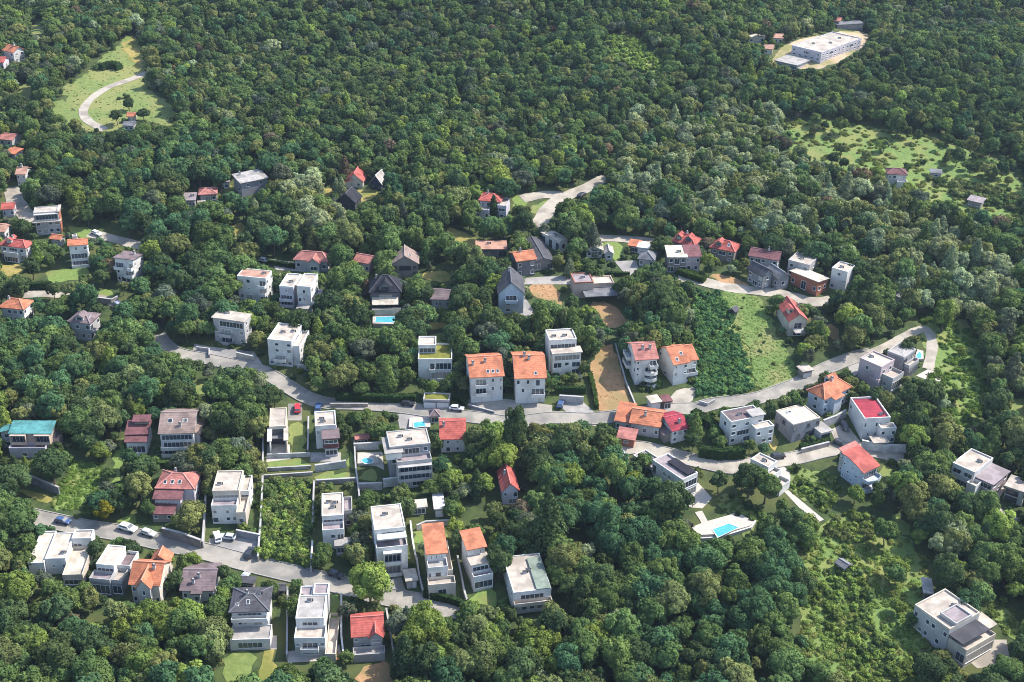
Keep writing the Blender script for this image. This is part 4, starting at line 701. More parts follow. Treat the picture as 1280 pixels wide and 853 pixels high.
# ------------------------------------------------------------------ garden walls, hedges
def leaf_quads(mb, P, Nn, size, rng, mi=0):
    for p, n in zip(P, Nn):
        n = (Vector(n)+Vector(rng.normal(0, .55, 3))).normalized(); u = n.orthogonal().normalized(); w = n.cross(u); a = rng.uniform(0, 6.28)
        u, w = u*math.cos(a)+w*math.sin(a), w*math.cos(a)-u*math.sin(a); s = size*rng.uniform(.7, 1.3); p = Vector(p)
        mb.add([p-u*s-w*s*.7, p+u*s-w*s*.7, p+u*s+w*s*.7, p-u*s+w*s*.7], [(0,1,2,3)], mi)
def gwall(label, px, h, t=.3, mk='stone', name='garden_wall', cat='wall', group=None, tint=(.035,.065,.022)):
    g = [G(*p) for p in px]; pts = []
    for i in range(len(g)-1):
        n = max(1, int((g[i+1]-g[i]).length/3)); pts += [g[i].lerp(g[i+1], k/n) for k in range(n)]
    pts.append(g[-1]); c = pts[len(pts)//2]
    root = bpy.data.objects.new(name, None); COL.objects.link(root); root.location = (c.x, c.y, terrain(c.x, c.y)); tag(root, label, cat, group, 'thing')
    def strip(t, z0, z1, jit=0):
        mb = MB(); r = []
        for i, p in enumerate(pts):
            a, b = pts[max(0,i-1)], pts[min(len(pts)-1,i+1)]; d = Vector((b.x-a.x,b.y-a.y,0)).normalized(); n = Vector((-d.y,d.x,0))*(t/2); z = terrain(p.x,p.y)-root.location.z
            for s, zz in ((-1,z0),(1,z0),(1,z1),(-1,z1)): r.append((p.x+n.x*s-c.x, p.y+n.y*s-c.y, z+zz+random.uniform(-jit,jit)))
        fs = [(3,2,1,0)]
        for i in range(len(pts)-1):
            a = 4*i; b = a+4; fs += [(a,a+1,b+1,b),(a+1,a+2,b+2,b+1),(a+2,a+3,b+3,b+2),(a+3,a,b,b+3)]
        k = 4*len(pts)-4; fs.append((k,k+1,k+2,k+3)); mb.add(r, fs); return mb
    if mk == 'leaf':
        core = strip(t*.8, -.3, h*.92, .12); rng = np.random.default_rng(len(pts)); P = []; Nn = []
        for i in range(len(pts)-1):
            a, b = pts[i], pts[i+1]; d = (b-a); L = d.length; dn = Vector((d.x,d.y,0)).normalized(); nn = Vector((-dn.y,dn.x,0))
            for k in range(int(L*(2*h+t)*3.2)):
                q = a+d*rng.uniform(); z = terrain(q.x,q.y)-root.location.z; f = rng.uniform(0, 2*h+t)
                if f < h: o, zz, nv = -t/2, f, -nn
                elif f < h+t: o, zz, nv = f-h-t/2, h, Vector((0,0,1))
                else: o, zz, nv = t/2, f-h-t, nn
                P.append((q.x+nn.x*o-c.x, q.y+nn.y*o-c.y, z+zz)); Nn.append(nv)
        leaf_quads(core, P, Nn, .22, rng); ob = core.build('foliage', LEAF, root); ob['tint'] = tint
        va = ob.data.color_attributes.new('leafvar', 'FLOAT_COLOR', 'POINT'); nv = len(ob.data.vertices)
        vals = np.repeat(rng.uniform(.7, 1.3, (nv//4+1, 1)), 4, 0)[:nv]; va.data.foreach_set('color', np.concatenate([vals]*3+[np.ones((nv,1))], 1).astype(np.float32).ravel())
    else:
        wm = noisemat('masonry_'+mk, mul(WALLC[mk], .75), mul(WALLC[mk], 1.15), 1.3, .9, mul(WALLC[mk], .65), .3)
        strip(t, -.5, h).build('masonry', wm, root); strip(t+.14, h+.002, h+.12).build('coping', wallmat('lgrey') if mk != 'white' else wallmat('white'), root)
    for i in range(len(pts)-1):
        a, b = pts[i], pts[i+1]; d = Vector((b.x-a.x,b.y-a.y,0)).normalized(); n = Vector((-d.y,d.x,0))*(t/2+.4); FOOT.append([(a.x+n.x,a.y+n.y),(b.x+n.x,b.y+n.y),(b.x-n.x,b.y-n.y),(a.x-n.x,a.y-n.y)])
    if h > 0: HULLS.append((hull([project(p.x,p.y,terrain(p.x,p.y)+z)[:2] for p in pts for z in (h*.3, h)]), project(c.x, c.y, terrain(c.x,c.y))[2])) if mk != 'leaf' or h < 2 else None
    return root
W_ = gwall
W_('tall concrete boundary wall left of the narrow dark-fronted house', [(330,500),(329,590)], 1.9, .3, 'lgrey')
W_('boundary wall along the left side of the overgrown plot', [(329,600),(327,650),(323,703)], 1.8, .35, 'stone')
W_('low stone wall closing the court below the narrow dark-fronted house', [(334,573),(388,571)], 1.3, .3, 'lgrey')
W_('upper of the two parallel terrace walls above the overgrown plot', [(334,589),(389,586)], 1.0, .3, 'stone')
W_('lower of the two parallel terrace walls above the overgrown plot', [(330,598),(391,594)], 1.0, .3, 'stone')
W_('thick whitish retaining wall below the wooden box house', [(394,590),(433,584)], 2.2, .6, 'lgrey', 'retaining_wall')
W_('long stone terrace wall below the thick whitish retaining wall', [(395,606),(447,603)], 1.5, .5, 'stone', 'retaining_wall')
W_('dividing wall between the two terraced gardens', [(443,556),(445,590),(450,630)], 1.6, .3, 'bstone')
W_('dividing wall right of the dry lawn beside the wooden box house', [(386,526),(385,568)], 1.5, .3, 'bstone')
W_('retaining wall behind the patio with the small kidney pool', [(443,563),(480,561)], 2.2, .5, 'lgrey', 'retaining_wall')
W_('grey lawn wall left below the grey apartment house', [(449,613),(478,612)], 2.2, .5, 'lgrey', 'retaining_wall')
W_('pale retaining wall directly below the grey apartment house', [(479,609),(522,604)], 2.6, .5, 'white', 'retaining_wall')
W_('white garden wall round the lawn behind the lower orange pair', [(513,655),(516,680),(520,700)], 1.0, .3, 'white')
W_('angled dark retaining wall in the lawn behind the lower orange pair', [(521,663),(532,658),(570,656)], 1.6, .4, 'lgrey', 'retaining_wall')
W_('long side wall left of the left orange-roofed tier house', [(521,702),(524,725),(529,744)], 1.4, .3, 'lgrey')
W_('long side wall between the two lower orange-roofed houses', [(572,700),(580,742),(584,756)], 1.4, .3, 'lgrey')
W_('brown stone street wall below the faded red-roofed house', [(204,671),(228,677),(252,686)], 2.8, .5, 'bstone', 'retaining_wall')
W_('tall pale side wall running uphill from the brown stone street wall', [(258,628),(256,660),(254,686)], 2.2, .35, 'lgrey')
W_('dark retaining wall behind the parking yard of the white tiered house', [(296,671),(326,677)], 2.2, .4, 'grey', 'retaining_wall')
W_('white end wall right of the overgrown plot at the street', [(391,684),(389,716)], 2, .3, 'white')
W_('boundary wall between the overgrown plot and the white tiered house', [(393,608),(391,660)], 1.8, .3, 'bstone')
W_('dark retaining wall below the teal-roofed house', [(21,597),(48,608),(75,619)], 2.6, .4, 'grey', 'retaining_wall')
W_('pale boundary wall left of the grey multi-roofed house', [(360,740),(359,825)], 1.6, .3, 'lgrey')
W_('white boundary wall right of the grey multi-roofed house', [(427,748),(427,800),(430,828)], 1.6, .3, 'white')
W_('grey boundary wall right of the red-roofed house at the bottom', [(483,766),(489,800),(494,838)], 1.4, .3, 'lgrey')
W_('white retaining wall under the white block with crimson roof', [(1076,560),(1105,566),(1132,566)], 2.6, .5, 'white', 'retaining_wall')
W_('pale retaining wall between the orange hip house and the grey cream-roofed house', [(1028,535),(1044,529),(1056,522)], 2.6, .5, 'lgrey', 'retaining_wall')
W_('stone street wall under the grey house with cream roof', [(1001,567),(1036,558)], 1.5, .5, 'stone', 'retaining_wall')
W_('grey street wall below the stepped white tower house', [(699,503),(729,505)], 2.4, .5, 'lgrey', 'retaining_wall')
W_('grey parapet along the road in front of the orange pair', [(585,509),(618,518)], .9, .3, 'grey')
W_('rough stone retaining wall above the grey hip-roofed villa', [(106,376),(140,381),(148,377)], 2, .5, 'stone', 'retaining_wall')
W_('pale wall along the road in front of the grey overhanging block', [(246,438),(262,440),(262,448)], 1.2, .3, 'lgrey')
W_('cream wall at the road under the sunlit right side of the grey block', [(296,447),(318,452)], 1.8, .4, 'cream', 'retaining_wall')
W_('white wall right of the white block at the road bend', [(372,463),(388,463)], 2, .3, 'white')
W_('white pool terrace wall above the wood edge', [(872,677),(900,675),(938,663),(944,655)], 1.0, .35, 'white')
W_('curved concrete bay wall at the road below the green plot', [(874,505),(884,508),(893,503)], 1.0, .3, 'lgrey')
W_('dark field wall along the right side of the tall tan field', [(769,433),(782,480),(794,509)], 1.0, .3, 'bstone')
W_('long low wall behind the street at the wooden box house forecourt', [(413,509),(460,509)], 1.2, .3, 'beige')
HD = lambda l, px, h, t, **k: gwall(l, px, h, t, 'leaf', 'hedge', 'hedge', **k)
HD('tall dark clipped hedge along the lower road below the dark flat-roofed house', [(873,570),(900,574),(930,572)], 3.4, 2.2)
HD('dark clipped hedge in front of the stepped white tower house', [(694,491),(732,491)], 2.2, 2)
HD('hedge on the street wall under the grey house with cream roof', [(1000,562),(1036,553)], 1.5, 2)
HD('thick green hedge at the bend of the upper lane', [(848,342),(862,347),(881,353)], 2.2, 3.5, tint=(.05,.085,.022))
HD('long straight clipped hedge behind the beige flat-roofed house', [(738,344),(787,345)], 1.4, 1.2)
HD('tall dark leafy strip along the street under the woods in the centre', [(420,500),(470,502),(520,503)], 2.6, 2)  # long dark leaf-covered strip beside the street
HD('clipped hedge behind the white block with salmon deck', [(335,330),(352,333),(369,336)], 1.8, 1.2)
HD('narrow hedge left of the tall tan field', [(737,470),(742,490),(746,512)], 1.8, 1.4, tint=(.05,.085,.022))
HD('dark hedge below the drive of the lower orange pair', [(530,746),(560,753),(590,762)], 2.2, 1.4)
HD('dark leafy block standing in for a shaded retaining wall by the left lane houses', [(35,362),(66,361)], 2.6, 1.6)  # dark foliage block stands in for the shaded face of a retaining wall
HD('round dark hedge clump in the serpentine meadow', [(126,88),(132,85.5),(138,84.5),(145,85.5),(150,88)], 2.8, 4)
HD('hedge along the street behind the long brown-roofed terrace', [(185,582),(225,584)], 1.6, 1.4, tint=(.06,.10,.025))
HD('green hedge strip below the garden wall of the white tiered house', [(316,634),(327,633)], 1.6, 1.2)
HD('hedge along the drive right of the green-roofed street garage', [(566,498),(582,508)], 1.6, 1.2)
HD('hedge along the road above the crimson-roofed house', [(866,520),(890,535),(905,550)], 2.4, 3)
# ------------------------------------------------------------------ cars
def car(label, p, q, col, big=1.0):
    a, b = G(*p), G(*q); d = b-a; yaw = math.atan2(d.y, d.x); root = bpy.data.objects.new('parked_car', None); COL.objects.link(root)
    L, W, Hh = 4.3*big, 1.78*big, 1.45*big
    zs = .2; root.location = (a.x, a.y, terrain(a.x,a.y)+zs); root.rotation_euler = (0, 0, yaw); tag(root, label, 'car', 'cars parked in the streets and yards', 'thing')
    sl = math.atan2(terrain(a.x+math.cos(yaw)*2,a.y+math.sin(yaw)*2)-terrain(a.x-math.cos(yaw)*2,a.y-math.sin(yaw)*2), 4); root.rotation_euler = (0, -sl, yaw)
    bm = bmesh.new()
    prof = [(-.5,.28),(-.5,.62),(-.44,.66),(-.36,.97),(.08,.97),(.22,.66),(.47,.58),(.5,.45),(.5,.28)]
    for s in (-1, 1):
        f = [bm.verts.new((x*L, s*W/2*(.80 if z > .8 else 1), z*Hh)) for x, z in prof]; bm.faces.new(f if s < 0 else f[::-1])
    bm.verts.ensure_lookup_table(); n = len(prof)
    for i in range(n): j = (i+1) % n; bm.faces.new((bm.verts[i], bm.verts[n+i], bm.verts[n+j], bm.verts[j]))
    bmesh.ops.recalc_face_normals(bm, faces=bm.faces[:]); bmesh.ops.bevel(bm, geom=bm.edges[:], offset=.06, segments=2, affect='EDGES')
    me = bpy.data.meshes.new('body'); bm.to_mesh(me); bm.free(); me.materials.append(plain('car_paint_%.2f_%.2f_%.2f' % col, col, .25, .5)); link('body', me, root)
    gm = MB()
    for s in (-1, 1):
        y = s*(W/2*.93); y2 = s*(W/2*.83); gm.add([(-.40*L,y,.70*Hh),(.17*L,y,.70*Hh),(.06*L,y2,.93*Hh),(-.345*L,y2,.93*Hh)], [(0,1,2,3) if s < 0 else (3,2,1,0)])
    gm.v = [(x, yy*1.06, z) for x, yy, z in gm.v]
    gm.add([(.235*L,-.4*W,.675*Hh),(.235*L,.4*W,.675*Hh),(.095*L,.36*W,.985*Hh),(.095*L,-.36*W,.985*Hh)], [(0,1,2,3)]); gm.add([(-.455*L,-.4*W,.68*Hh),(-.455*L,.4*W,.68*Hh),(-.375*L,.36*W,.985*Hh),(-.375*L,-.36*W,.985*Hh)], [(3,2,1,0)])
    gm.build('windows', GLASS, root)
    for sx in (-.31, .31):
        for s in (-1, 1):
            wm = MB(); vs = []; k = 12; r = .31*big
            for yy in (-.1, .1):
                vs += [(r*math.cos(i*2*math.pi/k), yy, r*math.sin(i*2*math.pi/k)) for i in range(k)]
            wm.add(vs, [tuple(range(k)), tuple(range(2*k-1,k-1,-1))]+[(i,k+i,k+(i+1)%k,(i+1)%k) for i in range(k)]); wo = wm.build('wheel', plain('tyre_rubber', (.02,.02,.02), .8), root); wo.location = (sx*L, s*W*.47, r)
    for s in (-1, 1):
        hm = MB(); hm.box(.485*L, .503*L, s*.33*W-.18, s*.33*W+.18, .47*Hh, .57*Hh); hm.build('headlight', plain('lamp_glass', (.6,.6,.58), .2, .6), root)
    FOOT.append([(a.x-2.5,a.y-2.5),(a.x+2.5,a.y-2.5),(a.x+2.5,a.y+2.5),(a.x-2.5,a.y+2.5)]); c = project(a.x,a.y,a.z+1); HULLS.append(([(c[0]-9,c[1]-4),(c[0]+9,c[1]-4),(c[0]+9,c[1]+4),(c[0]-9,c[1]+4)], c[2]))
WH, SI, DK, BL, RD = (.72,.72,.72), (.45,.47,.5), (.035,.038,.045), (.05,.09,.2), (.5,.03,.04)
car('dark blue car on the lower street, farthest left near the street end', (79,654), (88,656), BL)
car('white van parked on the street below the yellow-leaved tree', (160,663), (170,666), WH, 1.2)
car('silver car at the street wall corner below the faded red-roofed house', (186,669), (195,672), SI)
car('white car in the yard of the white tiered house', (272,674), (270,667), WH)
car('silver car next to the white car in the yard of the white tiered house', (285,674), (277,673), SI)
car('dark car by the white ramp at the lower street', (312,694), (315,688), DK)
car('bright red car in front of the narrow dark-fronted house', (372,513), (372,506), RD)
car('black car at the street widening beside the sandy patch', (420,721), (428,724), DK)
car('white car with dark roof behind the dark-roofed white house', (305,726), (309,720), SI)
car('white car on the street below the green-roofed garage', (571,513), (580,514), WH)
car('black car in the shade on the street beside the tall dark leafy strip', (510,507), (519,508), DK)
car('dark blue car in the yard under the stepped white tower house', (701,507), (703,502), BL)
car('silver car on the drive below the sprawling orange villa', (778,571), (783,577), SI)
car('dark car on the lower road left of the grey house with cream roof', (972,573), (980,572), DK)
car('dark blue car in the forecourt of the wooden box house', (398,512), (399,506), BL)
car('dark car on the tan drive beside the white block with crimson roof', (1050,557), (1056,560), DK)
car('dark car at the top of the tan drive under the pale retaining wall', (1055,535), (1058,540), DK)
car('dark car on the forest road, right edge near the trees', (727,246), (732,243), DK)
car('white car on the shady left lane near the unfinished house', (121,294), (126,296), WH)
car('pale car at the plaza above the white block with salmon deck', (331,328), (336,329), SI)
car('white car on the shady path above the grey hip-roofed villa', (148,384), (152,388), WH)
# ------------------------------------------------------------------ trees
def mesh_leaves(name, P, Nn, size, cl, rng, core=None, trunk=None, nb=.42, tilt=.62):
    """many small leaf-clump faces; P positions, Nn soft normals, cl = clump brightness"""
    n = len(P); P = np.asarray(P); Nn = np.asarray(Nn)
    fn = Nn+rng.normal(0, tilt, (n, 3)); fn /= np.linalg.norm(fn, axis=1)[:, None]
    r = rng.normal(0, 1, (n, 3)); u = np.cross(fn, r); u /= np.linalg.norm(u, axis=1)[:, None]; w = np.cross(fn, u)
    s = (np.asarray(size)*rng.uniform(.65, 1.35, n))[:, None]; a = .62
    V = np.stack([P-u*s, P-w*s*a+fn*s*.15, P+u*s, P+w*s*a+fn*s*.15], 1).reshape(-1, 3)
    nrm = Nn*nb+fn*(1-nb); nrm /= np.linalg.norm(nrm, axis=1)[:, None]
    verts = V.tolist(); faces = np.arange(4*n).reshape(-1, 4).tolist(); mi = [0]*n
    cvar = np.repeat(cl*rng.uniform(.82, 1.18, n), 4); ln = np.repeat(nrm, 4, 0).tolist()
    for (cc, rr) in core or []:
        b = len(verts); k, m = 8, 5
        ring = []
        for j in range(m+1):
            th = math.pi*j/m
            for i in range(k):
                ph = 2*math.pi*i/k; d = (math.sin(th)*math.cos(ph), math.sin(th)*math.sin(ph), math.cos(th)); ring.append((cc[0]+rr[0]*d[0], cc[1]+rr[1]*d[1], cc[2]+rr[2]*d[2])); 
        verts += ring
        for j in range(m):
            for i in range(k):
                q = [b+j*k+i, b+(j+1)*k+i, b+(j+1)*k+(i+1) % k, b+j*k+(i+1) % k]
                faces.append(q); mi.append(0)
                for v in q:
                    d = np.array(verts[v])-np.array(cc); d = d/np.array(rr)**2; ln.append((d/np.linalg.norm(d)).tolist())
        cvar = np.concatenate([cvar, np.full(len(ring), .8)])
    if trunk:
        b = len(verts); fs = trunk.f; verts += [tuple(v) for v in trunk.v]; cvar = np.concatenate([cvar, np.ones(len(trunk.v))])
        for f in fs:
            faces.append([q+b for q in f]); mi.append(1); ln += [(0., 0., 0.)]*len(f)
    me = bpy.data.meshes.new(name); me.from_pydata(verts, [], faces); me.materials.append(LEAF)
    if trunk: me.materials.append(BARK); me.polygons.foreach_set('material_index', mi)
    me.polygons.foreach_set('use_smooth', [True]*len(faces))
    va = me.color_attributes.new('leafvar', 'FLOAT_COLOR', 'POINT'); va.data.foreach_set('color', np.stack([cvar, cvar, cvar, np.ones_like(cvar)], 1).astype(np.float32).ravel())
    me.update(); me.normals_split_custom_set(ln); return me
def trunk_mb(h, r, rng, limbs=5, spread=2.2):
    mb = MB(); k = 7; lv = 5; pts = [(rng.normal(0,.12)*j/lv*2, rng.normal(0,.12)*j/lv*2, h*j/lv) for j in range(lv+1)]; vs = []
    for j, (x, y, z) in enumerate(pts):
        rr = r*(1-.75*j/lv)+(.12 if j == 0 else 0)
        vs += [(x+rr*math.cos(2*math.pi*i/k), y+rr*math.sin(2*math.pi*i/k), z-(.6 if j == 0 else 0)) for i in range(k)]
    mb.add(vs, [(j*k+i, j*k+(i+1) % k, (j+1)*k+(i+1) % k, (j+1)*k+i) for j in range(lv) for i in range(k)])
    for q in range(limbs):
        a = q*2.4+rng.uniform(0, .6); z = h*(.4+.1*q); b = (math.cos(a)*spread, math.sin(a)*spread, z+spread*.9)
        x, y = pts[min(lv, int(z/h*lv))][:2]; mb.bar((x, y, z*.97), b, r*.22)
    return mb
def broad_crown(name, seed, nl, R_=3.6, h=9.0, flat=.95, trunk=False, ncl=22, leaf=.42, base=.30, lump=.27):
    rng = np.random.default_rng(seed); cz = h*(1+base)/2-.2; rz = h*(1-base)/2*flat; C = []
    ph = rng.uniform(0, 6.28); nsub = int(rng.integers(2, 5)); SUB = [(np.array([0, 0, cz]), R_*.74, rz*.98)]
    for q in range(nsub):
        a = ph+q*6.283/nsub+rng.uniform(-.5, .5); k = rng.uniform(.38, .62); SUB.append((np.array([math.cos(a)*R_*k, math.sin(a)*R_*k, cz+rz*rng.uniform(-.35, .3)]), R_*rng.uniform(.42, .62), rz*rng.uniform(.45, .68)))
    tries = 0
    while len(C) < ncl and tries < 4000:
        tries += 1
        d = rng.normal(0, 1, 3); d /= np.linalg.norm(d)
        if d[2] < -.45: continue
        sc, sr, sz = SUB[int(rng.integers(len(SUB)))] if rng.uniform() < .75 else SUB[0]
        k = rng.uniform(.62, .95); c = sc+d*np.array([sr, sr, sz])*k
        if any(np.linalg.norm((c-q[0])/np.array([q[1], q[1], q[2]])) < .55 for q in SUB): continue
        if all(np.linalg.norm(c-q[0]) > R_*.23 for q in C): C.append((c, R_*lump*rng.uniform(.6, 1.4), rng.uniform(.70, 1.30)))
    ncl = len(C)
    P = []; Nn = []; cl = []; cen = np.array([0, 0, cz-.3*rz])
    for c, r, b in C:
        m = int(nl/ncl); d = rng.normal(0, 1, (m*3, 3)); d /= np.linalg.norm(d, axis=1)[:, None]
        o = (c-cen)/np.linalg.norm(c-cen); d = d[(d@o) > -.25][:m]; k = rng.uniform(.82, 1.08, len(d))[:, None]
        P.append(c+d*r*k*np.array([1, 1, .9])); nn = d*.75+o*.35+np.array([0, 0, .1]); Nn.append(nn/np.linalg.norm(nn, axis=1)[:, None]); cl.append(np.full(len(d), b))
    P = np.concatenate(P); Nn = np.concatenate(Nn); cl = np.concatenate(cl)
    core = [(tuple(q[0]), (q[1]*.68, q[1]*.68, q[2]*.66)) for q in SUB]+[(tuple(c), (r*.6, r*.6, r*.55)) for c, r, b in C]
    return mesh_leaves(name, P, Nn, leaf, cl, rng, core, trunk_mb(h*.5, .24, rng) if trunk else None)
def cone_crown(name, seed, nl, R_=2.4, h=11.0, trunk=False, leaf=.4, base=.1, pw=.85):
    rng = np.random.default_rng(seed); nb = 46; P = []; Nn = []; cl = []; core = []
    for i in range(nb):
        t = (i+.5)/nb; z = h*(base+(1-base)*t); r = R_*(1-t)**pw*rng.uniform(.8, 1.15)+.12; a = i*2.399+rng.uniform(-.4, .4); lr = max(.3, r*.42)
        c = np.array([math.cos(a)*r*.68, math.sin(a)*r*.68, z]); m = max(8, int(nl/nb*(1.6-1.2*t))); b = rng.uniform(.78, 1.22)
        d = rng.normal(0, 1, (m*3, 3)); d /= np.linalg.norm(d, axis=1)[:, None]; o = np.array([math.cos(a), math.sin(a), .35]); o /= np.linalg.norm(o); d = d[(d@o) > -.2][:m]
        P.append(c+d*np.array([lr, lr, lr*.75])*rng.uniform(.8, 1.1, len(d))[:, None]); nn = d*.7+o*.45; Nn.append(nn/np.linalg.norm(nn, axis=1)[:, None]); cl.append(np.full(len(d), b))
    for t in (.1, .3, .5, .7, .85): r = R_*(1-t)**pw*.62; core.append(((0, 0, h*(base+(1-base)*t)), (r, r, h*.14)))
    return mesh_leaves(name, np.concatenate(P), np.concatenate(Nn), leaf, np.concatenate(cl), rng, core, trunk_mb(h*.5, .2, rng, 0) if trunk else None)
def shrub_crown(name, seed, nl): return broad_crown(name, seed, nl, 1.5, 2.3, 1.0, False, 10, .26, -.15, .42)
BROAD = [dict(seed=s, R_=r, h=h, ncl=n, base=b) for s, r, h, n, b in ((11,3.6,9,34,.3),(12,3.3,9.6,30,.26),(13,4.0,8.6,40,.3),(14,3.5,10,36,.22),(15,3.8,9.2,30,.32),(16,3.1,9,26,.25),(17,3.7,8.2,38,.22),(18,3.4,10.5,40,.2))]
CON = [dict(seed=31, R_=2.9, h=10.5, pw=.7), dict(seed=32, R_=3.4, h=11.5, pw=.6), dict(seed=33, R_=3.1, h=9.5, pw=.5), dict(seed=34, R_=3.6, h=12, pw=.65)]
PROTO = bpy.data.collections.new('forest_prototypes')     # not linked to the scene: only instanced by the wood
pobj = []
def addp(me):
    o = bpy.data.objects.new('proto_%02d' % len(pobj), me); PROTO.objects.link(o); pobj.append(o)
for d in BROAD: addp(broad_crown('forest_tree', nl=2000, trunk=True, leaf=.34, **d))
for d in CON: addp(cone_crown('forest_conifer', nl=1400, trunk=True, leaf=.36, **d))
for s in (51, 52, 53): addp(shrub_crown('forest_shrub', s, 420))
for s in (54, 55): addp(broad_crown('grass_tuft', s, 260, 1.6, 1.0, 1.0, False, 9, .24, -.3, .45))
NB, NC = len(BROAD), len(CON)
crownB = [broad_crown('crown', nl=3800, leaf=.26, **d) for d in BROAD]; crownC = [cone_crown('crown', nl=2400, leaf=.28, **d) for d in CON]
trunkB = [trunk_mb(d['h']*.55, .26, np.random.default_rng(d['seed'])).mesh('trunk', BARK) for d in BROAD]; trunkC = [trunk_mb(d['h']*.6, .24, np.random.default_rng(d['seed']), 0).mesh('trunk', BARK) for d in CON]
shrubM = [shrub_crown('foliage', s, 700) for s in (61, 62, 63)]
# masks
GW, GH = 640, 427
def fill(poly, w=GW, h=GH, sx=.5, ox=0, oy=0):
    p = [((x-ox)*sx, (y-oy)*sx) for x, y in poly]; xs = [q[0] for q in p]; ys = [q[1] for q in p]
    x0, x1, y0, y1 = max(0, int(min(xs))), min(w, int(max(xs))+2), max(0, int(min(ys))), min(h, int(max(ys))+2)
    if x0 >= x1 or y0 >= y1: return None
    X, Y = np.meshgrid(np.arange(x0, x1)+.5, np.arange(y0, y1)+.5); ins = np.zeros(X.shape, bool); n = len(p)
    for i in range(n):
        (ax, ay), (bx, by) = p[i], p[(i+1) % n]
        if ay == by: continue
        ins ^= ((ay > Y) != (by > Y)) & (X < (bx-ax)*(Y-ay)/(by-ay)+ax)
    return slice(y0, y1), slice(x0, x1), ins
keep = np.zeros((GH, GW), bool); hdep = np.zeros((GH, GW), np.float32)
for p in KEEP:
    r = fill(p)
    if r: keep[r[0], r[1]] |= r[2]
for p, d in HULLS:
    r = fill(p)
    if r: a = hdep[r[0], r[1]]; a[r[2]] = np.maximum(a[r[2]], d)
must = np.zeros((GH, GW), bool)      # small houses a single crown could hide
for p in ([(612,602),(626,585),(642,588),(655,612),(652,628),(630,628)], [(1192,580),(1207,560),(1252,580),(1250,605),(1228,612),(1196,600)], [(1250,608),(1260,594),(1280,604),(1280,632),(1246,622)], [(84,404),(98,390),(125,393),(125,416),(114,424),(90,420)], [(594,312),(600,300),(635,302),(637,318)], [(537,374),(540,358),(565,362),(565,384),(540,382)], [(838,300),(850,290),(877,292),(877,308),(842,309)], [(889,310),(900,298),(925,304),(920,322)], [(730,313),(745,303),(768,310),(766,322),(736,322)], [(445,327),(450,316),(467,324),(464,340)], [(247,246),(255,234),(273,236),(273,250)], [(223,253),(226,240),(248,242),(246,257)], [(286,222),(327,212),(330,236),(298,246)], [(365,327),(385,310),(416,320),(410,338),(368,336)], [(155,521),(190,521),(188,560),(158,560)]):
    r = fill(p)
    if r: must[r[0], r[1]] |= r[2]
WX0, WY0, WW, WHh = -420, 180, 840, 760
foot = np.zeros((WHh, WW), bool)
for p in FOOT:
    r = fill(p, WW, WHh, 1.0, WX0, WY0)
    if r: foot[r[0], r[1]] |= r[2]
def in_foot(x, y, m=0):
    for dx, dy in ((0,0),(m,0),(-m,0),(0,m),(0,-m)) if m else ((0,0),):
        i, j = int(y+dy-WY0), int(x+dx-WX0)
        if 0 <= i < WHh and 0 <= j < WW and foot[i, j]: return True
    return False
def blocked(x, y, z, r, h, lim=.145):
    cx, cy, d = project(x, y, z+h*.6); s = F/d; rx, ry = r*s, h*.42*s; tot = hit = 0
    for k, (a, q) in enumerate([(0, 0)]+[(a, q) for q in (.5, .95) for a in range(0, 360, 45)]):
        px, py = cx+rx*q*math.cos(R(a)), cy+ry*q*math.sin(R(a)); i, j = int(py*.5), int(px*.5); tot += 1
        if 0 <= i < GH and 0 <= j < GW:
            if must[i, j] and hdep[i, j] > d-9: return True
            if keep[i, j] or (hdep[i, j] > 0 and hdep[i, j] > d-3): hit += 1
    return hit/tot > lim
def inpoly(x, y, p):
    c = False; n = len(p)
    for i in range(n):
        (ax, ay), (bx, by) = p[i], p[(i+1) % n]
        if (ay > y) != (by > y) and x < (bx-ax)*(y-ay)/(by-ay)+ax: c = not c
    return c
def vn(x, y, s, seed=0):     # smooth noise 0..1
    x, y = x/s+seed*17.3, y/s+seed*7.7; v = 0
    for a, (fx, fy, ph) in enumerate(((1.0,.6,.3),(-.7,1.1,1.9),(.4,-1.3,4.1),(1.6,1.2,2.2))): v += math.sin(x*fx+y*fy+ph+1.3*math.sin(x*.5-y*.3+a))
    return .5+v/8
TEAL = [[(0,372),(150,395),(235,330),(260,380),(230,470),(120,500),(0,520)], [(720,560),(790,590),(870,680),(980,700),(1030,853),(800,853),(740,700),(690,640)], [(150,180),(420,190),(300,300),(120,330)], [(770,260),(850,290),(850,330),(760,300)]]
OLIVE = [[(770,150),(960,140),(1110,200),(1130,330),(1050,320),(900,300),(780,250)], [(1050,330),(1200,300),(1280,330),(1280,420),(1150,400)], [(350,230),(450,240),(430,310),(370,300)]]
BRIGHT = [[(1150,395),(1200,400),(1230,480),(1170,470)], [(1010,600),(1150,640),(1150,853),(1010,853),(1000,700)], [(560,560),(640,560),(640,660),(560,650)], [(740,40),(840,60),(830,100),(760,90)], [(200,640),(330,730),(280,853),(80,853),(160,790)], [(500,800),(760,800),(760,853),(480,853)]]
CLR = dict(dark=(.076,.115,.046), mid=(.118,.176,.056), olive=(.175,.200,.072), teal=(.078,.150,.066), bright=(.185,.248,.058), pale=(.27,.315,.165), grey=(.12,.145,.092), bright2=(.23,.32,.075), scrub=(.095,.195,.075), scrub2=(.13,.225,.07), brown=(.17,.13,.08))
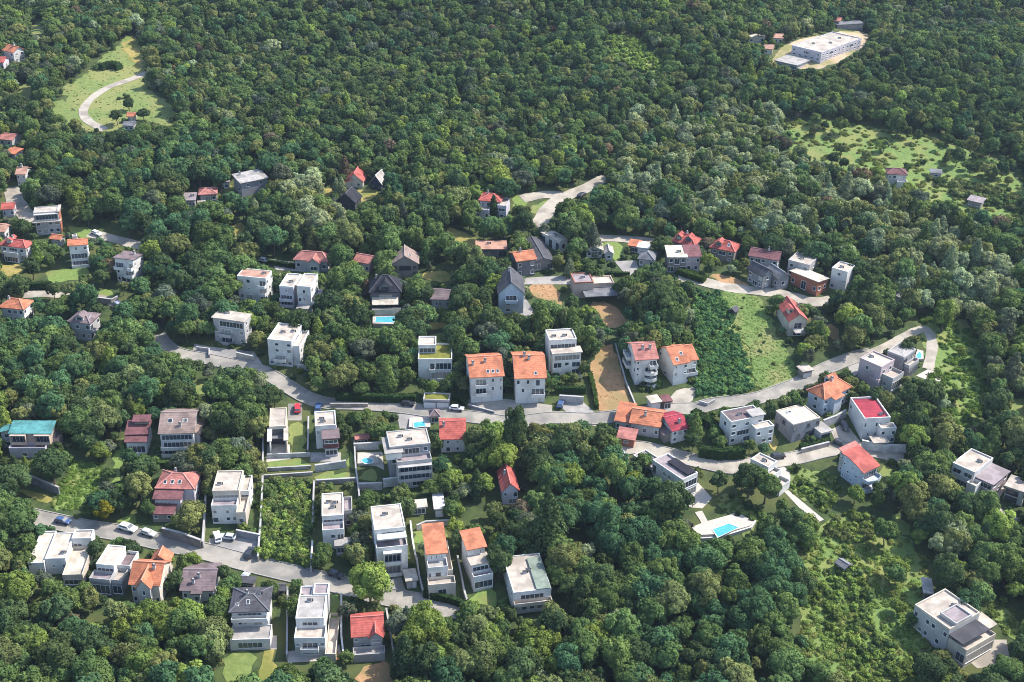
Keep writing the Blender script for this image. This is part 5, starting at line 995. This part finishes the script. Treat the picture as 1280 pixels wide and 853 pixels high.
def pick_color(px, py, x, y, rng):
    a = vn(x, y, 34, 1); b = vn(x, y, 11, 2); u = rng.uniform()
    w = dict(dark=.8+1.4*max(0, .55-a), mid=1.2, olive=.35+.8*max(0, a-.5), teal=.5*max(0, b-.35)+.15, bright=.16, pale=.05, grey=.12, brown=.025)
    if any(inpoly(px, py, p) for p in TEAL): w['teal'] += 2.1; w['mid'] += .5
    if any(inpoly(px, py, p) for p in OLIVE): w['pale'] += 3.2; w['olive'] += 1.5
    if any(inpoly(px, py, p) for p in BRIGHT): w['bright'] += 1.6; w['mid'] += .8; w['olive'] += .6
    t = sum(w.values())*u
    for k, v in w.items():
        t -= v
        if t <= 0: break
    c = CLR[k]; f = rng.uniform(.8, 1.25); g = rng.uniform(.92, 1.08)
    return k, (c[0]*f*g, c[1]*f, c[2]*f/g)
rng = np.random.default_rng(21); TREES = []; SHR = []
def zone_open(px, py):   # places where the photo shows only bushes
    return any(inpoly(px, py, p) for p in ([(752,45),(800,49),(812,65),(831,78),(826,93),(790,88),(770,70)], [(1010,745),(1062,690),(1090,720),(1088,770),(1150,840),(1150,860),(1090,860),(1045,805)], [(331,603),(392,606),(390,660),(389,714),(350,706),(327,700)], [(863,364),(903,368),(922,400),(938,450),(944,488),(900,500),(872,494),(868,430)]))
SP = 4.15
THIN = [[(1000,690),(1040,640),(1110,640),(1165,700),(1165,853),(1030,860),(1000,800)], [(1145,390),(1215,400),(1240,500),(1200,560),(1160,480)], [(975,145),(1160,165),(1285,210),(1285,290),(1150,250),(990,205)], [(330,500),(640,500),(640,700),(330,720)], [(880,575),(1090,585),(1080,660),(880,660)]]
roadm = np.zeros((WHh, WW), bool)
for p in ROADQ:
    r = fill(p, WW, WHh, 1.0, WX0, WY0)
    if r: roadm[r[0], r[1]] |= r[2]
def on_road(x, y): return any(roadm[min(WHh-1,max(0,int(y+b-WY0))), min(WW-1,max(0,int(x+a-WX0)))] for a, b in ((0,0),(1,0),(-1,0),(0,1),(0,-1)))
for iy in range(int((900-170)/SP)):
    for ix2 in (range(-200, 201) if iy*SP > 290 else range(-110, 111)):
        far = iy*SP > 290; ix = ix2*.62 if far else ix2
        y = 170+iy*SP+rng.uniform(-1.9, 1.9); x = (ix+.5*(iy % 2))*SP+rng.uniform(-1.9, 1.9); z = terrain(x, y); px, py, d = project(x, y, z)
        if px < -340 or px > 1620 or py > 1060: continue
        con = rng.uniform() < .07; k, col = pick_color(px, py, x, y, rng)
        if k == 'pale': con = rng.uniform() < .3
        if k == 'teal': con = False
        if px < 165 and 225 < py < 400 and rng.uniform() < .28: continue
        big = rng.uniform(); sc = .58+.70*big**1.5+.22*(vn(x, y, 25, 5)-.5)
        if far: sc *= .76
        if con: R0, h0 = CON[0]['R_']*sc, 11*sc; idx = NB+int(rng.integers(NC))
        else: R0, h0 = 3.6*sc, 9.2*sc; idx = int(rng.integers(NB))
        if vn(x, y, 9, 8) < .16 and rng.uniform() < .5: continue
        if any(inpoly(px, py, q) for q in THIN[:3]+THIN[4:]) and rng.uniform() < (.74 if py < 300 else .74): continue
        if inpoly(px, py, THIN[3]) and rng.uniform() < .25: continue
        ok = False
        for tr in (1.0, .72, .5):
            if in_foot(x, y, .35*R0*tr) or blocked(x, y, z, R0*tr, h0*tr): continue
            ok = True; break
        if ok and tr >= .7 or (ok and rng.uniform() < .8): TREES.append([x, y, z, sc*tr, idx, rng.uniform(0, 6.283), col, k, px, py, d, R0*tr*F/d, con, None])
        elif not in_foot(x, y, .5) and not blocked(x, y, z, 1.2, 2, .3): SHR.append((x, y, z, rng.uniform(.5, 1.0), rng.uniform(0, 6.283), col))
SPEC = [('big bright green round tree standing alone at the lower street bend', 463, 755, 2, 'bright', 1.30, 1.25), ('tall dark tree on a bare trunk by the main street, right of a red roof', 643, 580, 7, 'dark', 1.35, 0),
 ('huge dark pointed conifer in the lower centre, below the small red cottage', 684, 692, 11, 'dark', 1.6, 0), ('tall broad dark tree just below the white house with dark roof panel', 835, 655, 3, 'dark', 1.45, 0), ('slim dark cypress in the garden right of the bright red-roofed house', 605, 572, 8, 'dark', .85, 0), ('slim dark cypress left of the small red cottage', 596, 622, 8, 'dark', .9, 0),
 ('golden yellow-leaved tree above the lower street, left', 131, 650, 2, 'gold', .78, 0), ('dark conifer close behind the tall tan field, right of the stepped white tower house', 735, 440, 11, 'dark', 1.15, 0), ('dark conifer pressed against the lavender villa with red roof', 617, 272, 8, 'dark', .85, 0),
 ('tall dark twin-topped conifer in the wood left of the small brown gable house', 586, 396, 10, 'dark', 1.2, 0), ('big dark conifer between the small brown gable house and the blue-grey gable house', 577, 400, 3, 'dark', 1.35, 0), ('dark broad tree in front of the pool villa, right of its pool', 512, 425, 3, 'dark', 1.2, 0), ('tall dark tree mass above the orange double house', 820, 405, 4, 'dark', 1.5, 0), ('large dark tree left of the orange double house wood', 840, 418, 0, 'mid', 1.3, 0),
 ('big tree with yellow-tinged crown above the small red-roofed house in the trees', 440, 320, 3, 'olive', 1.3, 0), ('tall dark pine left of the steep dormered cottage row, upper road', 740, 318, 11, 'grey', 1.0, 0), ('pyramid shaped teal conifer in the dark wood of the lower centre', 757, 690, 11, 'teal', 1.3, 0), ('dark broad tree beside the small flat house with steps', 935, 622, 4, 'dark', 1.1, 0), ('bright leafy tree right of the small flat house wood edge', 955, 630, 1, 'mid', 1.1, 0), ('dark round tree left of the two meadow huts', 147, 157, 4, 'dark', .7, 0), ('dark round tree behind the two meadow huts', 162, 139, 6, 'dark', .7, 0), ('dark round tree right of the two meadow huts', 180, 152, 0, 'dark', .65, 0), ('bright round tree at the right end of the serpentine meadow', 228, 146, 2, 'mid', .85, 0), ('round green garden tree in front of the white tiered house with dark side', 405, 703, 6, 'mid', .7, 0)]
CLR['gold'] = (.22, .20, .02)
for lab, px, py, idx, k, sc, f in SPEC:
    p = G(px, py); c = CLR[k]; con = idx >= NB
    TREES.append([p.x, p.y, p.z, sc, idx, rng.uniform(0, 6.28), tuple(v*(f or 1) for v in c), k, px, py, project(*p)[2], 999, con, lab])
# nearest trees become things, the rest of the wood is one mass
inv = [t for t in TREES if -8 < project(t[0], t[1], t[2]+5*t[3])[0] < 1288 and -5 < project(t[0], t[1], t[2]+5*t[3])[1] < 858]
inv.sort(key=lambda t: -t[11]); NTREE = 296
IND = inv[:NTREE]; ids = set(id(t) for t in IND); REST = [t for t in TREES if id(t) not in ids]
ADJ = dict(dark='dark green', mid='mid green', olive='olive green', teal='bluish green', bright='bright green', pale='pale green', grey='greyish green', brown='brownish', gold='golden')
ORD = ['nearest', 'second nearest', 'third nearest', 'fourth nearest']
rel = {}
for t in IND:
    if t[13]: continue
    best = None
    for s, hx, hy, hw in HREF:
        dx, dy = t[8]-hx, (t[9]-hy)*1.2; dd = math.hypot(dx, dy)
        if best is None or dd < best[0]: best = (dd, s, dx, dy)
    dd, s, dx, dy = best; r = ('right of' if dx > 0 else 'left of') if abs(dx) > abs(dy) else ('below' if dy > 0 else 'behind')
    rel.setdefault((t[7], t[12], r, s), []).append((dd, t))
for (k, con, r, s), L in rel.items():
    L.sort(key=lambda q: q[0])
    for i, (dd, t) in enumerate(L):
        kind = 'conifer' if con else 'tree'
        if i < 4: t[13] = ('%s %s %s the %s' % (ADJ[k], kind, r, s)) if len(L) == 1 else '%s %s %s %s the %s' % (ORD[i], ADJ[k], kind, r, s)
        else: t[13] = ('%s woodland %s farther out %s the %s' % (ADJ[k], kind, r, s), 'trees of the woods around the houses')
for t in IND:
    x, y, z, sc, idx, rot, col, k = t[:8]; con = t[12]
    root = bpy.data.objects.new('conifer_tree' if con else 'broadleaf_tree', None); COL.objects.link(root); root.location = (x, y, z); root.rotation_euler = (0, 0, rot); root.scale = (sc, sc, sc) if 'bare trunk' not in str(t[13]) else (sc*.82, sc*.82, sc*1.38)
    lab, grp = t[13] if isinstance(t[13], tuple) else (t[13], None); tag(root, lab, 'conifer' if con else 'tree', grp or 'trees of the woods around the houses', 'thing')
    link('trunk', trunkC[idx-NB] if con else trunkB[idx], root); c = link('crown', crownC[idx-NB] if con else crownB[idx], root); c['tint'] = col
def scatter(name, rows, label, cat):
    """rows: x y z scale index rotation colour -> one object whose points carry the instances"""
    me = bpy.data.meshes.new(name); me.from_pydata([(r[0], r[1], r[2]) for r in rows], [], []); n = len(rows)
    for an, ty, vals in (('pscale', 'FLOAT', [r[3] for r in rows]), ('pidx', 'INT', [r[4] for r in rows]), ('prot', 'FLOAT', [r[5] for r in rows])):
        a = me.attributes.new(an, ty, 'POINT'); a.data.foreach_set('value', vals)
    a = me.attributes.new('tint', 'FLOAT_COLOR', 'POINT'); a.data.foreach_set('color', [v for r in rows for v in (*r[6], 1.0)])
    o = link(name, me); tag(o, label, cat, None, 'stuff')
    ng = bpy.data.node_groups.new(name+'_scatter', 'GeometryNodeTree'); ng.interface.new_socket('Geometry', in_out='INPUT', socket_type='NodeSocketGeometry'); ng.interface.new_socket('Geometry', in_out='OUTPUT', socket_type='NodeSocketGeometry')
    N, L = ng.nodes, ng.links; gi = N.new('NodeGroupInput'); go = N.new('NodeGroupOutput'); ci = N.new('GeometryNodeCollectionInfo'); ci.inputs['Collection'].default_value = PROTO; ci.inputs['Separate Children'].default_value = True; ci.inputs['Reset Children'].default_value = True
    ip = N.new('GeometryNodeInstanceOnPoints'); ip.inputs['Pick Instance'].default_value = True
    def na(nm, ty):
        q = N.new('GeometryNodeInputNamedAttribute'); q.data_type = ty; q.inputs['Name'].default_value = nm; return q.outputs['Attribute']
    cx = N.new('ShaderNodeCombineXYZ'); L.new(na('prot', 'FLOAT'), cx.inputs['Z']); e2r = N.new('FunctionNodeEulerToRotation'); L.new(cx.outputs[0], e2r.inputs[0])
    m2p = N.new('GeometryNodeMeshToPoints'); L.new(gi.outputs[0], m2p.inputs[0]); L.new(m2p.outputs[0], ip.inputs['Points']); L.new(ci.outputs[0], ip.inputs['Instance']); L.new(na('pidx', 'INT'), ip.inputs['Instance Index'])
    L.new(e2r.outputs[0], ip.inputs['Rotation']); L.new(na('pscale', 'FLOAT'), ip.inputs['Scale']); L.new(ip.outputs[0], go.inputs[0])
    md = o.modifiers.new('scatter', 'NODES'); md.node_group = ng; return o
scatter('forest', [(t[0], t[1], t[2], t[3], t[4], t[5], t[6]) for t in REST], 'dense mixed green wood covering the hillside around and behind the houses', 'woodland')
# bushes: in the overgrown plots, gardens and along wood edges
OPENB = [(p, n, c, s) for p, n, c, s in (([(331,603),(392,606),(390,660),(389,714),(350,706),(327,700)], 330, ('bright','mid','bright2','mid','olive'), (.4,1.1)), ([(863,364),(900,368),(915,400),(930,450),(940,488),(900,498),(872,494),(868,430)], 620, ('scrub','scrub','scrub2'), (.35,.85)),
  ([(1010,745),(1062,690),(1090,720),(1088,770),(1150,840),(1150,860),(1090,860),(1045,805)], 170, ('bright2','mid','bright'), (.35,.9)), ([(1055,640),(1090,650),(1085,680),(1060,685),(1030,670)], 40, ('bright','olive'), (.4,1)), ([(985,586),(1038,590),(1050,615),(1030,645),(1010,625),(990,615)], 26, ('mid','olive','bright2'), (.4,.8)),
  ([(752,45),(800,49),(812,65),(831,78),(826,93),(790,88),(770,70)], 240, ('bright2','bright2','bright'), (.35,.8)), ([(75,108),(98,100),(128,70),(170,45),(183,92),(222,157),(205,159),(135,165),(104,166)], 9, ('dark','mid'), (.5,1.1)), ([(1140,222),(1180,224),(1215,229),(1284,254),(1284,272),(1210,252)], 90, ('mid','olive'), (.5,1.2)),
  ([(893,364),(948,369),(978,430),(1000,470),(945,494),(915,395)], 12, ('bright','olive','mid'), (.25,.5)), ([(92,576),(129,580),(127,597),(116,622),(95,638),(60,634)], 5, ('bright','mid'), (.2,.45)), ([(890,621),(925,617),(957,640),(942,668),(905,640)], 10, ('mid','dark'), (.4,.8)))]
for poly, n, ks, (s0, s1) in OPENB:
    xs = [p[0] for p in poly]; ys = [p[1] for p in poly]; c = 0
    while c < n:
        px, py = rng.uniform(min(xs), max(xs)), rng.uniform(min(ys), max(ys))
        if not inpoly(px, py, poly): continue
        p = G(px, py); c += 1
        if on_road(p.x, p.y): continue
        col = CLR[ks[int(rng.integers(len(ks)))]]; f = rng.uniform(.8, 1.3); SHR.append((p.x, p.y, p.z, rng.uniform(s0, s1), rng.uniform(0, 6.28), tuple(v*f for v in col)))
TUFTS = []
TUFT = [([(893,364),(948,369),(978,430),(1000,470),(945,494),(915,395)], 2200, ((.15,.225,.06),(.18,.235,.068),(.14,.21,.058)), (.07,.19)), ([(75,108),(98,100),(128,70),(170,45),(183,92),(222,157),(205,159),(135,165),(104,166)], 420, ((.16,.2,.06),(.2,.21,.07)), (.1,.2)), ([(92,576),(129,580),(127,597),(116,622),(95,638),(60,634)], 420, ((.17,.26,.06),(.15,.23,.05)), (.12,.3)),
  ([(890,621),(925,617),(957,640),(942,668),(905,640)], 160, ((.14,.19,.05),(.18,.2,.06)), (.1,.25)), ([(1000,700),(1040,640),(1110,650),(1160,700),(1160,853),(1020,870),(1000,800)], 900, ((.2,.28,.07),(.17,.25,.06),(.24,.27,.08)), (.15,.5)), ([(1150,390),(1215,410),(1240,500),(1200,560),(1160,480)], 350, ((.14,.21,.045),(.1,.17,.04)), (.2,.6)), ([(980,140),(1160,170),(1280,215),(1290,300),(1150,250),(990,210)], 500, ((.15,.2,.05),(.2,.21,.07)), (.2,.6)),
  ([(985,586),(1038,590),(1050,615),(1030,645),(1010,625),(990,615)], 200, ((.14,.2,.05),), (.12,.35)), ([(755,431),(768,432),(793,508),(744,512)], 160, ((.40,.27,.13),(.3,.22,.1)), (.06,.14)), ([(655,355),(696,354),(703,386),(668,373)], 50, ((.40,.27,.13),), (.06,.14)), ([(1225,745),(1265,758),(1278,800),(1258,795)], 90, ((.15,.2,.05),), (.12,.3))]
for poly, n, ks, (s0, s1) in TUFT:
    xs = [p[0] for p in poly]; ys = [p[1] for p in poly]; c = 0
    while c < n:
        px, py = rng.uniform(min(xs), max(xs)), rng.uniform(min(ys), max(ys))
        if not inpoly(px, py, poly): continue
        p = G(px, py); c += 1
        if on_road(p.x, p.y): continue
        col = ks[int(rng.integers(len(ks)))]; f = rng.uniform(.75, 1.2); TUFTS.append((p.x, p.y, p.z, rng.uniform(s0, s1), rng.uniform(0, 6.28), tuple(v*f*1.15 for v in col)))
scatter('shrubbery', [(s[0], s[1], s[2], s[3], NB+NC+int(rng.integers(3)), s[4], s[5]) for s in SHR]+[(s[0], s[1], s[2]-.05, s[3]*1.5, NB+NC+3+int(rng.integers(2)), s[4], s[5]) for s in TUFTS], 'bushes and saplings filling the gardens, overgrown plots and wood edges', 'shrubs')
print('TREES', len(TREES), 'individual', len(IND), 'shrubs', len(SHR), 'objects', len(COL.objects))
# ------------------------------------------------------------------ light
SUN_EL, SUN_AZ = 48.0, 20.0          # height; direction the light comes from, degrees from +x towards +y
sd = Vector((math.cos(R(SUN_EL))*math.cos(R(SUN_AZ)), math.cos(R(SUN_EL))*math.sin(R(SUN_AZ)), math.sin(R(SUN_EL))))
sl = bpy.data.lights.new('sun', 'SUN'); sl.energy = 3.45; sl.angle = R(.5); sl.color = (1, .95, .87); so = bpy.data.objects.new('sun', sl); COL.objects.link(so); so.rotation_euler = (-sd).to_track_quat('-Z', 'Y').to_euler(); so.location = sd*500
wd = bpy.data.worlds.new('World'); SC.world = wd; wd.use_nodes = True; nt = wd.node_tree; st = nt.nodes.new('ShaderNodeTexSky'); st.sky_type = 'NISHITA'; st.sun_disc = False; st.sun_elevation = R(SUN_EL); st.sun_rotation = R(90-SUN_AZ)
nt.links.new(st.outputs[0], nt.nodes['Background'].inputs[0]); nt.nodes['Background'].inputs[1].default_value = .15
hz = MB(); hz.box(-908, 908, -66, 1308, min(terrain(-600, -60), terrain(600, -60), terrain(0, -60), -60)-12, 215); ho = hz.build('haze', None)
hm = bpy.data.materials.new('haze_air'); hm.use_nodes = True; hn = hm.node_tree; hn.nodes.clear(); oo = hn.nodes.new('ShaderNodeOutputMaterial'); pv = hn.nodes.new('ShaderNodeVolumePrincipled'); pv.inputs['Color'].default_value = (.60,.76,1,1); pv.inputs['Density'].default_value = .00006; pv.inputs['Anisotropy'].default_value = .2; hn.links.new(pv.outputs[0], oo.inputs['Volume'])
ho.data.materials.clear(); ho.data.materials.append(hm); struct(ho, 'stuff')
SC.view_settings.view_transform = 'Standard'; SC.view_settings.look = 'None'; SC.view_settings.exposure = 1.2; SC.view_settings.gamma = 1
SC.cycles.max_bounces = 5; SC.cycles.diffuse_bounces = 3; SC.cycles.glossy_bounces = 2; SC.cycles.transmission_bounces = 2; SC.cycles.use_denoising = True; SC.cycles.denoising_prefilter = 'NONE'; SC.cycles.filter_width = 1.0
